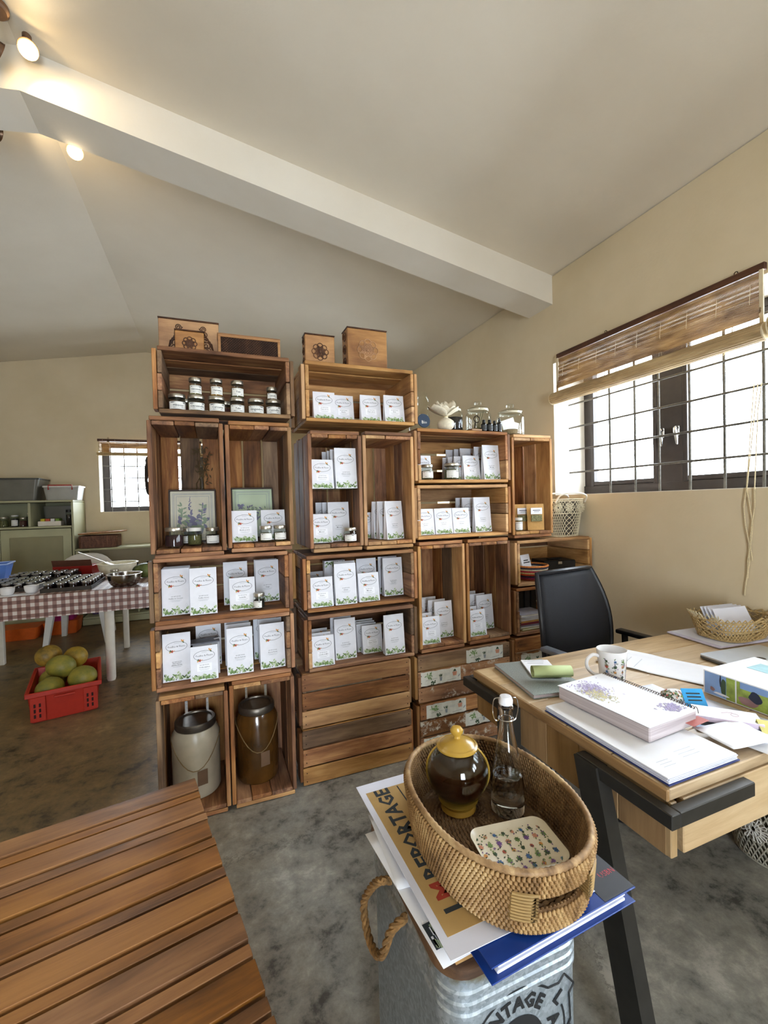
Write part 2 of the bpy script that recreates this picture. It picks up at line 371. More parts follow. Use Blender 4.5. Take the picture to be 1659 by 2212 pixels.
for yy in (1.915, 1.82):                                               # lever handles on the mullion
    h = MB(); h.cbox((2.635, yy, 1.80), (.014, .026, .06), .005); h.lathe([(.009, 0), (.012, .006), (.012, .02), (.006, .026)], 10, (0, 0, 0), 0, Matrix.Translation((2.632, yy, 1.815)) @ Matrix.Rotation(R(-90), 4, 'Y'))
    h.tube([(2.609, yy, 1.815), (2.602, yy - .008, 1.79), (2.603, yy - .014, 1.755), (2.609, yy - .012, 1.715)], .009, 8, rfun=lambda i: (.008, .011, .010, .005)[i])
    h.obj('window_handle', M_CHROME, W1)
window_r('added_window_3', *WINS_R[1], 2.675, [(-1.42, .16)])  # unseen window behind the camera, added to let in more daylight
def grille(name, label, X, ys, zs, y0, y1, z0, z1, horiz='Y'):
    g = thing(name, label, 'grille', (X, (y0 + y1) / 2, z0) if horiz == 'Y' else ((y0 + y1) / 2, X, z0))
    P = (lambda u, z, o=0: (o, u - (y0 + y1) / 2, z - z0)) if horiz == 'Y' else (lambda u, z, o=0: (u - (y0 + y1) / 2, o, z - z0))
    for z in zs:
        MB().tube([P(y0 + .03, z), P((y0 + y1) / 2, z + random.uniform(-.004, .004)), P(y1 - .035, z)], .0065, 8).obj('rod', M_BAR, g)
    for u in ys:
        MB().tube([P(u, z0 + .005, .014), P(u + random.uniform(-.003, .003), (z0 + z1) / 2, .014), P(u, z1 - .005, .014)], .007, 8).obj('bar', M_BAR, g)
    return g
grille('window_grille', 'grey steel burglar bars across the large window above the desk', 2.47, [2.172, 1.987, 1.827, 1.648, 1.47, 1.297, 1.12, .94, .76, .58, .4, .22, .06], [1.595, 1.759, 1.923, 2.092, 2.26], WINS_R[0][0], WINS_R[0][1], 1.43, 2.40)
w2 = tag(link('window_2', None), kind='structure'); Yf = YB + .25; x0, x1, z0, z1 = WIN_B
m = MB(); m.cbox((x0 + .045, Yf, (z0 + z1) / 2), (.09, .06, z1 - z0), .004); m.cbox((x1 - .045, Yf, (z0 + z1) / 2), (.09, .06, z1 - z0), .004)
m.cbox(((x0 + x1) / 2, Yf, z0 + .035), (x1 - x0 - .18, .06, .07), .004); m.cbox(((x0 + x1) / 2, Yf, z1 - .03), (x1 - x0 - .18, .06, .06), .004)
m.obj('window_frame', M_FRAME, w2)
plank('mullion', ((x0 + x1) / 2 + .05, Yf, (z0 + z1) / 2), (.11, .06, z1 - z0 - .13), M_FRAME, w2)
for a, b in ((x0 + .09, (x0 + x1) / 2 - .005), ((x0 + x1) / 2 + .105, x1 - .09)):
    MB().box(((a + b) / 2, Yf, (z0 + z1) / 2), (b - a, .004, z1 - z0 - .13)).obj('pane', M_PANE, w2, smooth=0)
grille('window_grille', 'grey steel burglar bars across the far window on the back wall', YB + .1, [-1.278, -1.117, -.957, -.79, -.63, -.47, -.31, -.17], [1.528, 1.694, 1.847, 2.013, 2.18], x0, x1, z0, z1, 'X')

# ------------------------------------------------------------------ bamboo blinds
M_BAMBOO = wood('bamboo_slat', '#7a5a33', '#a5834f', '#c4a36a', .6, (6, 90, 90), .2)
def let_light_through(mat, f):
    t = mat.node_tree; b = t.nodes['Principled BSDF']; tr = t.nodes.new('ShaderNodeBsdfTranslucent'); mx = t.nodes.new('ShaderNodeMixShader'); mx.inputs[0].default_value = f
    t.links.new(b.inputs['Base Color'].links[0].from_socket, tr.inputs['Color']); t.links.new(b.outputs[0], mx.inputs[1]); t.links.new(tr.outputs[0], mx.inputs[2]); t.links.new(mx.outputs[0], t.nodes['Material Output'].inputs['Surface'])
let_light_through(M_BAMBOO, .45)
M_BAMROLL = wood('bamboo_roll', '#8d7146', '#b3945f', '#cdb27c', .6, (4, 60, 60), .15)
M_RAIL = wood('blind_rail_wood', '#3a2114', '#54301c', '#6a4227', .5, (5, 60, 60), .15)
M_CORD = pm('cotton_cord', '#d8c8a2', .9, noise=.2, scale=200)
M_TAPE = pm('cream_edge_tape', '#d9c9a8', .9)
M_RUST = pm('rusty_hook', '#3d2a1e', .6, .7)
def blind(name, label, y0, y1, z_top, z_roll, r_roll, X=2.335, turn=False, n=46):
    """turn=False hangs on wall_right (runs along Y); True on wall_back (runs along X)"""
    L = y1 - y0; b = thing(name, label, 'blind', (X, (y0 + y1) / 2, z_roll - r_roll) if not turn else ((y0 + y1) / 2, X, z_roll - r_roll), (0, 0, R(90) if not turn else 0))
    zt = z_top - (z_roll - r_roll); zr = r_roll
    plank('rail', (0, 0, zt), (L, .022, .034), M_RAIL, b)
    m = MB(); zb_ = zr + r_roll * .6
    for i in range(n):
        z = zt - .02 - (zt - .02 - zb_) * (i + .5) / n; p = (zt - .02 - zb_) / n
        yy = .002 + .03 * ((i + .5) / n) ** 2
        hgt = p * random.choice((.72, .8, .86, .86, .9))
        if n > 20 and i in (n - 8, n - 7, n - 6, n - 5): hgt = p * .45
        m.box((random.uniform(-.004, .004), yy, z), (L - .03, .0016, hgt))
    tag(m.obj('slats', M_BAMBOO, b, smooth=0), kind='stuff')
    m = MB(); k = 44
    prof = [(r_roll * (1 + (.035 if i % 2 else -.02)), 0) for i in range(k)]
    vs = [(sx * (L / 2 + .012), .03 + math.cos(2 * math.pi * i / k) * prof[i][0], zr + math.sin(2 * math.pi * i / k) * prof[i][0]) for sx in (-1, 1) for i in range(k)]
    m.add(vs, [(i, (i + 1) % k, k + (i + 1) % k, k + i) for i in range(k)])
    roll = m.obj('rolled_slats', M_BAMROLL, b, smooth=0)
    for sx in (-1, 1):
        e = MB(); e.lathe([(r_roll * 1.0, 0), (r_roll * 1.02, .006), (r_roll * .8, .010), (r_roll * .78, .006), (r_roll * .55, .010), (r_roll * .53, .006), (r_roll * .3, .010), (.001, .009)], 28, (0, 0, 0), 0, Matrix.Translation((sx * (L / 2 + .012), .03, zr)) @ Matrix.Rotation(R(90 * sx), 4, 'Y'))
        e.obj('roll_end', M_TAPE, roll)
        MB().box((sx * (L / 2 - .012), .012, (zt + zb_) / 2), (.016, .006, zt - zb_ - .03)).obj('edge_tape', M_TAPE, b, smooth=0)
    k = max(3, int(L / .13)); m = MB()
    for i in range(k):                                                 # stitched warp threads
        x = -L / 2 + .06 + (L - .12) * i / (k - 1)
        m.tube([(x, -.003, zt + .017), (x, -.0135, zt), (x, -.003, zt - .018), (x, .012, (zt + zb_) / 2), (x, .030 - r_roll * .9, zr + r_roll * .55), (x, .030 - r_roll * 1.06, zr)], .0014, 4)
    tag(m.obj('warp_threads', M_CORD, b), kind='stuff')
    for fx in (-.40, .18) if L > .9 else (-.3, .3):
        x = L * fx
        h = MB(); h.tube([(x + .008 * math.cos(t), -.012, zt + .026 + .010 * math.sin(t)) for t in [R(30 * q) for q in range(12)]], .002, 5, closed=True)
        h.cbox((x, -.016, zt - .012), (.03, .012, .022), .004); h.obj('pulley_hook', M_RUST, b)
        c = MB(); c.tube([(x, -.02, zt - .02), (x + .02, -.03, (zt + zr) / 2), (x + .03, .03 - r_roll * 1.2, zr), (x + .045, .01, zr - r_roll * 1.15), (x + .06, .04, zr - r_roll * .7)], .0022, 5)
        c.obj('lift_cord', M_CORD, b)
    return b
blind('bamboo_blind', 'half rolled brown bamboo blind above the window over the desk', 1.205, 2.478, 2.424, 2.124, .040)
blind('bamboo_blind', 'bamboo blind with pale roll end cut by the picture edge', -.05, 1.150, 2.424, 2.135, .050)
blind('bamboo_blind', 'small pale bamboo blind on the far back wall window', -1.395, -.12, 2.345, 2.165, .022, YB - .05, True, 16)
cp = MB()
for j in range(3):
    pts = [(2.435 - .0 , 1.31 - j * .016, 1.93), (2.40, 1.30 - j * .012, 1.80)]
    pts += [(2.352, 1.30 - j * .012 + .012 * math.sin(q * 1.3 + j * 2), 1.43 - q * .085) for q in range(7 - j)]
    cp.tube(pts, .0024, 5)
tag(cp.obj('blind_cord', M_CORD), 'pale tangled blind cords hanging down the wall below the window', 'cord')

# ------------------------------------------------------------------ ceiling spot lamps
M_BULB = pm('warm_lamp_face', '#ffe2b0', .4, emit=('#ffdca0', 60.0))
M_LAMPB = pm('brushed_brown_lamp', '#7a6250', .35, .8)
def lamp(label, base, head, aim, energy, size, blend, tint=(1.0, .80, .52), pr=.05):
    o = thing('spot_lamp', label, 'lamp', base)
    H = Vector(head) - Vector(base); d = (Vector(aim) - Vector(head)).normalized()
    MB().lathe([(.001, .004), (pr, .004), (pr, -.012), (pr * .84, -.02), (.001, -.02)], 24).obj('ceiling_plate', M_LAMPB, o)
    MB().tube([(0, 0, -.01), tuple(H * .5 + Vector((0, 0, -.01))), tuple(H - d * .03)], .006, 8).obj('arm', M_LAMPB, o)
    q = d.to_track_quat('Z', 'Y').to_matrix().to_4x4(); M = Matrix.Translation(H) @ q
    MB().lathe([(.014, -.075), (.022, -.07), (.030, -.03), (.038, .012), (.040, .014), (.036, .010), (.030, -.004)], 24, M=M, cap1=False).obj('lamp_head', M_LAMPB, o)
    MB().lathe([(.0305, -.004), (.001, .002)], 20, M=M).obj('bulb_face', M_BULB, o)
    ld = bpy.data.lights.new('lamp_light', 'SPOT'); ld.energy = energy; ld.color = tint; ld.spot_size = R(size); ld.spot_blend = blend; ld.shadow_soft_size = .025
    lo = bpy.data.objects.new('lamp_light', ld); col.objects.link(lo); lo.parent = o
    lo.matrix_parent_inverse = Matrix.Identity(4); lo.matrix_local = Matrix.Translation(H + d * .02) @ d.to_track_quat('-Z', 'Y').to_matrix().to_4x4()
lamp('brown spot lamp at the ceiling beam, cut by the picture edge', (-.80, 2.36, 3.565), (-.805, 2.38, 3.40), (-.60, 2.54, 3.34), 6, 70, .5)
lamp('spot lamp with glaring round face on the ceiling beam side', (-.72, 2.46, 3.565), (-.715, 2.455, 3.50), (-.45, 1.2, 2.9), 6, 110, .6, pr=.018)
lamp('spot lamp with glaring face just beyond the ceiling beam', (-.64, 2.90, 3.54), (-.64, 2.86, 3.365), (-.35, 1.6, 2.9), 6, 120, .7, pr=.018)
lamp('metal spot lamp beyond the beam, cut by the picture edge', (-.99, 2.93, 3.535), (-.985, 2.86, 3.38), (-.2, 3.6, 3.5), 6, 90, .5)

# ------------------------------------------------------------------ wooden crates
M_CRATE = wood('old_crate_pine', '#4c2b12', '#8a562a', '#b98549', .7, (3, 44, 44), .30, .6)
M_CRATEG = wood('greyed_crate_pine', '#46321f', '#735437', '#96744c', .75, (3, 44, 44), .28, .6)
M_CRATEP = wood('pale_crate_pine', '#835629', '#b48144', '#d4a562', .7, (3, 40, 40), .2, .5)
M_WORN = wood('worn_white_painted_pine', '#5a3518', '#8a5a30', '#a87544', .75, (3, 40, 40), .25, .4, worn=('#cfc6b4', .54))
M_NAIL = pm('rusty_nail', '#2a1a10', .7, .5)
CR = {}
def crate(key, label, x0, x1, z0, z1, Yf, portrait=False, closed=False, D=.38, tone=0, yaw=0, group='stacked wooden crates'):
    rnd = random.Random(key)
    o = thing('wooden_crate', label, 'crate', ((x0 + x1) / 2, Yf, z0), (0, 0, R(yaw)), group)
    t = .017; cl = .020
    if portrait: Lb, W = (z1 - z0) - 2 * cl - .002, x1 - x0
    else: Lb, W = x1 - x0, z1 - z0
    pick = lambda: rnd.choice(([M_CRATE] * 4 + [M_CRATEG, M_CRATEP], [M_CRATEG] * 3 + [M_CRATE] * 2, [M_CRATEP] * 3 + [M_CRATE])[tone])
    zc = (z1 - z0) / 2
    def put(name, cu, cy, cv, lu, ly, lv, m=None, jit=.0012):
        if portrait: c, e = (cv, cy, zc + cu), (lv, ly, lu)
        else: c, e = (cu, cy, zc + cv), (lu, ly, lv)
        if closed: c = (c[0], D - c[1], c[2])
        return plank(name, c, e, m or pick(), o, jit)
    nb = 3
    for sv in (-1, 1):                                                 # long sides, three boards front to back
        y = 0.0; ws = [rnd.uniform(.9, 1.1) for _ in range(nb)]; tot = sum(ws)
        for w in ws:
            wd = D * w / tot; put('side_board', 0, y + wd / 2, sv * (W / 2 - t / 2), Lb - rnd.uniform(0, .004), wd - .006, t); y += wd
    for su in (-1, 1):                                                 # short ends, boards stacked, plus outer cleats
        inner = W - 2 * t - .002; k = 2 if rnd.random() < .5 else 3; ws = [rnd.uniform(.7, 1.3) for _ in range(k)]; tot = sum(ws); v = -inner / 2
        for w in ws:
            wd = inner * w / tot; put('end_board', su * (Lb / 2 - t / 2 - .001), D / 2, v + wd / 2, t, D - .002, wd - .003); v += wd
        for yy in (.035, D - .035): put('cleat', su * (Lb / 2 + cl / 2 + .0005), yy, rnd.uniform(-.004, .004), cl - .001, .065, W - .025)
    n = 3; gap = .012 if not closed else .010; lv = (W - gap * (n - 1)) / n
    for i in range(n):                                                 # slatted back (shown at the front on turned crates)
        put('slat', 0, D + .0065, -W / 2 + lv / 2 + i * (lv + gap), Lb + .01, .012, lv, None if not closed else (M_CRATEP, M_CRATE, M_CRATEG if key in ('2G', '3E', '4E') else M_CRATE)[i])
    if closed:
        m = MB()
        for i in range(n):
            for sx in (-1, 1):
                for dv in (-.25, .25):
                    m.lathe([(.0001, -.0012), (.0026, -.001), (.0026, .001)], 6, (0, 0, 0), 0, Matrix.Translation((sx * (Lb / 2 - .012), -.0138, zc - W / 2 + lv / 2 + i * (lv + gap) + dv * lv)) @ Matrix.Rotation(R(90), 4, 'X'))
        tag(m.obj('nails', M_NAIL, o), kind='stuff')
    CR[key] = dict(o=o, x0=x0 + (t if portrait else t + .001), x1=x1 - (t if portrait else t + .001), y=Yf, fz=z0 + (cl + t + .0055 if portrait else t + .0032), top=z1)
    return o
S1, S2, S3, S4 = 'leftmost stack', 'second stack', 'third stack', 'fourth stack'
crate('1A', 'open crate of spice jars on top of the leftmost stack', -.205, .365, 1.822, 2.112, 2.125, tone=1)
crate('1B', 'upright crate holding the flower basket picture and dark preserve jars', -.252, .055, 1.186, 1.806, 2.115, True, tone=0)
crate('1C', 'upright crate holding the butterfly picture behind a tea packet', .064, .364, 1.192, 1.802, 2.125, True, tone=0)
crate('1D', 'open crate with lavender and sage tea packets, third row of leftmost stack', -.248, .332, .893, 1.185, 2.125, tone=0)
crate('1E', 'open tea packet crate, fourth row of leftmost stack above big jars', -.250, .332, .602, .890, 2.125, tone=0)
crate('1F', 'upright floor crate holding the big cream stone jar', -.255, .040, .002, .585, 2.125, True, tone=0)
crate('1G', 'upright floor crate holding the big amber jar', .046, .342, .002, .600, 2.125, True, tone=0)
crate('2A', 'open crate with four tea packets on top of the second stack', .449, 1.047, 1.826, 2.125, 2.175, tone=2)
crate('2B', 'upright crate divided by a thin midshelf with tea packets', .452, .734, 1.162, 1.782, 2.175, True, tone=0)
crate('2C', 'upright crate with three turned tea packets beside the midshelf crate', .742, 1.036, 1.160, 1.787, 2.175, True, tone=2)
crate('2D', 'open tea crate right below the upright pair, second stack', .430, 1.022, .862, 1.146, 2.175, tone=0)
crate('2E', 'open tea crate just above the plain slatted crates, second stack', .428, 1.014, .560, .842, 2.175, tone=0)
crate('2F', 'plain slatted crate turned backwards under the tea crates, second stack', .392, .974, .285, .553, 2.185, closed=True)
crate('2G', 'plain slatted crate turned backwards on the floor, second stack', .388, .974, .002, .275, 2.175, closed=True)
crate('3A', 'open crate with moringa packets under the glass jars, third stack', 1.072, 1.678, 1.512, 1.816, 2.196, tone=2)
crate('3B', 'open crate with three short packets in front, second in third stack', 1.064, 1.672, 1.194, 1.500, 2.196, tone=2)
crate('3C', 'upright crate of tea packets, left one of the third stack pair', 1.057, 1.360, .556, 1.180, 2.196, True, tone=0)
crate('3D', 'upright crate of tea packets, right one of the third stack pair', 1.371, 1.680, .560, 1.180, 2.196, True, tone=0)
crate('3E', 'upper crate with worn green garden prints behind the desk', 1.041, 1.645, .285, .545, 2.196, closed=True)
crate('3F', 'floor crate with worn green garden prints behind the teapot', 1.045, 1.645, .002, .275, 2.190, closed=True)
crate('4A', 'upright crate with kraft pouches and see-through back by the wall', 1.706, 2.018, 1.168, 1.808, 2.196, True, tone=2)
crate('4B', 'open crate with striped woven basket and black box, fourth stack', 1.735, 2.318, .868, 1.152, 2.196, tone=2)
crate('4C', 'open crate full of books behind the office chair', 1.722, 2.310, .566, .856, 2.196, tone=0)
crate('4D', 'turned crate with worn garden print half hidden by the chair', 1.702, 2.300, .285, .552, 2.196, closed=True)
crate('4E', 'turned crate on the floor hidden low behind the chair', 1.702, 2.300, .002, .276, 2.196, closed=True)
# worn garden-print paper glued to the turned crates
M_PAPERW = wood('worn_white_print_paper', '#c6c2b2', '#d6d2c4', '#e2dfd4', .85, (20, 20, 20), .06, .1, worn=('#8a6744', .66))
M_GRN = pm('leaf_green_ink', '#6f8a52', .8); M_DGRN = pm('dark_green_ink', '#3d4f38', .8); M_PGRN = pm('pale_green_ink', '#aebd98', .8)
M_PINK = pm('terracotta_ink', '#c58a70', .8); M_INK = pm('dark_slate_ink', '#2e3438', .8); M_GINK = pm('grey_ink', '#8d9296', .8)
M_ORG = pm('orange_ink', '#cf9050', .8); M_RED = pm('red_ink', '#a8503e', .8); M_BLUE = pm('blue_ink', '#44689c', .8); M_VIO = pm('violet_ink', '#6f4f86', .8)
INKS = [M_INK, M_GINK, M_GRN, M_DGRN, M_PGRN, M_PINK, M_ORG, M_RED, M_BLUE, M_VIO]
def leafpoly(mb, x, z, ln, wd, a, mi, y=0., n=3):
    ca, sa = math.cos(a), math.sin(a); up = []; dn = []
    for i in range(n + 1):
        u = i / n; w = wd * math.sin(math.pi * min(max(u, .0), 1)) ** .8 / 2
        up.append((u * ln, w)); dn.append((u * ln, -w))
    pts = up + dn[-2:0:-1]
    mb.poly([(x + p * ca - q * sa, y, z + p * sa + q * ca) for p, q in pts], mi)
def scribble(m, x, z, w, amp, y, mi=0):
    """faded handwriting too small to read"""
    k = int(w / .0035); rnd = random.Random(k + int(z * 9000)); pts = [(x + w * i / k + rnd.uniform(-.001, .001), y, z + w * .06 * i / k + (amp if i % 2 else -amp) * rnd.uniform(.3, 1.)) for i in range(k + 1)]
    m.tube(pts, .00055, 3, mi)
def garden_print(parent, cx, z, y, s=1.0, half=False):
    m = MB(); w = .255 if not half else .13; rnd = random.Random(round(cx * 1000 + z * 77))
    n = 14; top = [(cx - w / 2 + w * i / n, z + .039 + rnd.uniform(-.004, .002)) for i in range(n + 1)]; bot = [(cx + w / 2 - w * i / n, z - .039 + rnd.uniform(-.002, .004)) for i in range(n + 1)]
    m.poly([(a, y, b) for a, b in bot + top], 10)
    yy = y - .0004; k0 = cx - w / 2
    for i in range(22): leafpoly(m, k0 + .035 + rnd.uniform(0, .03), z + .008 + rnd.uniform(0, .012), rnd.uniform(.012, .022), .006, rnd.uniform(0, 6.3), rnd.choice((2, 2, 4)), yy - i * 1e-5)
    for i in range(12): leafpoly(m, k0 + .078 + rnd.uniform(-.008, .008), z - .026 + rnd.uniform(-.006, .006), .012, .008, rnd.uniform(0, 6.3), 3, yy - i * 1e-5)
    for i in range(9): leafpoly(m, k0 + .125 + rnd.uniform(-.008, .008), z - .002, .02, .003, R(90) + rnd.uniform(-.7, .7), 3, yy - i * 1e-5)
    m.poly([(k0 + .117, yy, z - .003), (k0 + .12, yy, z - .024), (k0 + .131, yy, z - .024), (k0 + .134, yy, z - .003)], 1)
    scribble(m, k0 + .03, z - .009, .072, .004, yy - .0003)
    if not half:
        m.poly([(k0 + .20, yy, z + .014), (k0 + .205, yy, z - .008), (k0 + .226, yy, z - .008), (k0 + .231, yy, z + .014)], 5)
        for i in range(5): leafpoly(m, k0 + .206 + i * .005, z + .013, .018, .004, R(90) + (i - 2) * .22, 3, yy - .0003)
        leafpoly(m, k0 + .236, z - .02, .024, .007, R(50), 1, yy); scribble(m, k0 + .165, z - .028, .06, .0025, yy - .0003)
        for i in range(3): m.box((k0 + .165, yy, z + .012 - i * .005), (.035, .0003, .0007), 1)
    tag(m.obj('garden_print', INKS + [M_PAPERW], parent, smooth=0), 'worn white paper print of green garden plants')
for key, spots in {'3E': [(.13, .215, 0), (-.165, .130, 0)], '3F': [(-.14, .228, 0), (.11, .135, 0), (-.16, .045, 0)], '4D': [(-.14, .13, 0)]}.items():
    for cx, z, h in spots: garden_print(CR[key]['o'], cx, z, -.0137)
# worn paint on a few slats
for key in ('3E', '3F', '4D'):
    sl = [c for c in CR[key]['o'].children if c.name.startswith('slat')]
    for c in sl[:2]:
        me = c.data.copy(); me.materials[0] = M_WORN; c.data = me

# ------------------------------------------------------------------ tea packets
M_BAG = pm('white_tea_bag_paper', '#dcdce2', .62, noise=.03, scale=40, bump=.03)
def bag_mb(w, h, d):
    m = MB(); n = 6; t = .004; yt = .020
    rows = []
    for i in range(n + 1):
        u = i / n; yf = yt * u; yb = d + (yt + t - d) * u ** .8; g = .010 * math.sin(math.pi * u) * (1 - .3 * u); ym = (yf + yb) / 2
        bul = .004 * math.sin(math.pi * min(1, u * 1.3)) if u < .77 else 0
        rows.append([(-w / 2, yf, h * u), (0, yf - bul * .0, h * u), (w / 2, yf, h * u), (w / 2 - g, ym, h * u), (w / 2, yb, h * u), (-w / 2, yb, h * u), (-w / 2 + g, ym, h * u)])
    vs = [p for r in rows for p in r]; k = 7; fs = [tuple(range(k - 1, -1, -1)), tuple(n * k + i for i in range(k))]
    for i in range(n):
        for j in range(k): fs.append((i * k + j, i * k + (j + 1) % k, (i + 1) * k + (j + 1) % k, (i + 1) * k + j))
    m.add(vs, fs); return m
def face_map(h, off=.0005):                                            # 2-D print coordinates -> leaning front face
    sl = .020 / h; nl = math.hypot(1, sl)
    return lambda x, z, k=0: (x, z * sl - (off + k * 1.5e-5) / nl, z)
def print_mb(w, h, tall, lab):
    m = LG = MB(); TXT = MB(); FO = MB(); F = face_map(h); rnd = random.Random(int(h * 1000)); zc = h * (.72 if tall else .72); a, b = w * .385, w * .205
    pts = []
    N = 40
    for i in range(N):
        th = 2 * math.pi * i / N; c, s = math.cos(th), math.sin(th)
        x = a * math.copysign(abs(c) ** 1.12, c); z = b * .93 * math.copysign(abs(s) ** .92, s)
        pts.append((x, z))
    q = .9
    for i in range(N):                                                  # ornate oval outline
        (x0, z0), (x1, z1) = pts[i], pts[(i + 1) % N]; k = 1 - .0014 / a; k2 = 1 - .0014 / b
        m.poly([F(x0, zc + z0), F(x1, zc + z1), F(x1 * k, zc + z1 * k2), F(x0 * k, zc + z0 * k2)], 0)
    v, f = text_mb('Feuilles & Fleurs', w * .094, 'CENTER', 1.0, 0); m.add([F(p.x, zc + p.y, 1) for p in v], f, 0)
    m.poly([F(-w * .09, zc + b * .60, 1), F(w * .09, zc + b * .60, 1), F(w * .09, zc + b * .64, 1), F(-w * .09, zc + b * .64, 1)], 1)
    def leaf(x, z, ln, wd, an, mi, k, m=None):
        m = m or LG; t = MB(); leafpoly(t, x, z, ln, wd, an, mi); m.poly([F(p[0], p[2], k) for p in t.v], mi)
    fx, fz = -a * .42, zc - b * .86                                      # flower lower left of the oval
    for i in range(5): leaf(fx, fz, .007, .005, R(72 * i), 7, 3 + i)
    for i in range(3): leaf(fx - .004, fz - .001, .010, .005, R(110 + 50 * i), (3, 2, 6)[i], 8 + i)
    leaf(fx + .004, fz, .009, .003, R(20), 6, 12)
    fx, fz = a * .52, zc + b * .84                                       # leaf pair upper right
    for i in range(3): leaf(fx, fz, .011, .006, R(-35 + 70 * i), (2, 6, 6)[i], 13 + i)
    leaf(fx + .003, fz, .009, .005, R(-50), 3, 17)
    m = TXT
    if lab: m.poly([F(x, z, 18) for x, z in ((-w * .27, h * .27), (w * .27, h * .27), (w * .27, h * .49), (-w * .27, h * .49))], 10)
    zt = h * (.445 if not tall else .40)
    v, f = text_mb('LES INFUSIONS', w * .052, 'CENTER', 1.0, 0); m.add([F(p.x, zt + p.y, 19) for p in v], f, 0)
    for i, ww in enumerate((.40, .30)):
        z = zt - w * .155 - i * w * .04; m.poly([F(-w * ww / 2, z, 19), F(w * ww / 2, z, 19), F(w * ww / 2, z + .0008, 19), F(-w * ww / 2, z + .0008, 19)], 1)
    ex, ez = w * .38, h * .2 if tall else h * .25                         # little stamp
    for i in range(8): leaf(ex + .004 * math.cos(i * .785), ez + .0055 * math.sin(i * .785), .0035, .0006, i * .785 + 1.57, 1, 19, TXT)
    hb = .036 if tall else .026
    for i in range(95):                                                  # foliage along the foot
        x = rnd.uniform(-w * .47, w * .43); z = rnd.uniform(.002, hb * (.66 + .26 * math.cos(x * 120)))
        ln = rnd.uniform(.006, .018); an = rnd.uniform(R(10), R(170)); xe = x + ln * math.cos(an); ze = z + ln * math.sin(an)
        if abs(xe) > w * .495 or ze > hb * 1.2: continue
        leaf(x, z, ln, ln * rnd.uniform(.35, .6), an, rnd.choice((2, 2, 3, 4, 4, 4)), 20 + i, FO)
    return LG, TXT, FO
BW = .116; BIG_H, SM_H, BD = .212, .150, .040
BAGM = {'b': bag_mb(BW, BIG_H, BD).mesh('bag', M_BAG, 20), 's': bag_mb(BW, SM_H, BD).mesh('bag', M_BAG, 20)}
M_LAB = pm('label_sticker', '#e9e9ee', .5, noise=.02)
PRM = {k: [q.mesh(n, INKS + [M_LAB], 0) for q, n in zip(print_mb(BW, h, k == 'b', k == 's'), ('logo_print', 'text_print', 'foliage_print'))] for k, h in (('b', BIG_H), ('s', SM_H))}
NAMEM = {}
def name_mesh(s, k):
    if (s, k) not in NAMEM:
        h = BIG_H if k == 'b' else SM_H; F = face_map(h, .0009); m = MB(); zt = h * (.40 if k == 'b' else .445) - BW * .082
        sz = BW * (.062 if len(s) > 12 else .075)
        v, f = text_mb(s, sz, 'CENTER', 1.0, .00005); m.add([F(p.x, zt + p.y, 20) for p in v], f, 0)
        NAMEM[(s, k)] = m.mesh('product_name', M_INK, 0)
    return NAMEM[(s, k)]
PK_WHERE = {'1C': 'butterfly picture crate', '1D': 'third crate row of leftmost stack', '1E': 'fourth crate row of leftmost stack', '2A': 'top crate of second stack',
            '2B': 'bottom of midshelf crate', '2Bu': 'midshelf of divided crate', '2C': 'crate beside the midshelf crate', '2D': 'upper tea crate of second stack', '2E': 'lower tea crate of second stack',
            '3A': 'top crate of third stack', '3B': 'second crate of third stack', '3C': 'left upright crate of third stack', '3D': 'right upright crate of third stack'}
ORD = ['first', 'second', 'third', 'fourth', 'fifth', 'sixth', 'seventh', 'eighth']
def packets(tab):
    by = {}
    for row in tab: by.setdefault(row[0], []).append(list(row))
    for key, rows in by.items():
        ck = '2B' if key == '2Bu' else key; c = CR[ck]; fz = c['fz'] + .0005 if key != '2Bu' else 1.4865
        lo, hi = c['x0'] + BW / 2 + .003, c['x1'] - BW / 2 - .003
        for r in rows: r[1] = min(max(r[1], lo), hi)
        rows.sort(key=lambda r: r[2])
        done = []
        for r in rows:
            y = max(r[2], .012)
            for q in sorted(done, key=lambda q: q[2]):
                if abs(q[1] - r[1]) < BW + .004 and abs(q[2] - y) < BD + (.012 if key == '2C' else .002): y = q[2] + BD + (.013 if key == '2C' else .003)
            r[2] = y; done.append(r)
        front = [r for r in done if r[5]]; front.sort(key=lambda r: r[1])
        nf = len(front); cnt = {}
        for r in done:
            k = 'b' if r[3] != 's' else 's'; size = 'tall' if k == 'b' else 'short'
            if r[5]:
                i = front.index(r); pos = 'only one in front row' if nf == 1 else (ORD[i] + ' from left in front row')
                lab = f'{size} white tea packet, {pos}, {PK_WHERE[key]}'
            else:
                i = min(range(nf), key=lambda j: abs(front[j][1] - r[1])) if nf else 0
                cnt[i] = cnt.get(i, 0) + 1
                lab = f'{size} white tea packet, {ORD[cnt[i] - 1]} behind {ORD[i]} front packet, {PK_WHERE[key]}'
            up = r[3] == 'u'
            o = thing('tea_packet', lab, 'tea packet', (r[1], c['y'] + r[2], fz + (BIG_H if up else 0)), (0, R(180) if up else 0, R(r[4])), 'white herbal tea packets in the crates')
            link('bag', BAGM[k], o)
            for me_ in PRM[k]: tag(link(me_.name.split('.')[0], me_, o), kind='stuff' if me_ is not PRM[k][0] else None)
            if r[5] and r[5] != '-': link('product_name', name_mesh(r[5], k), o)
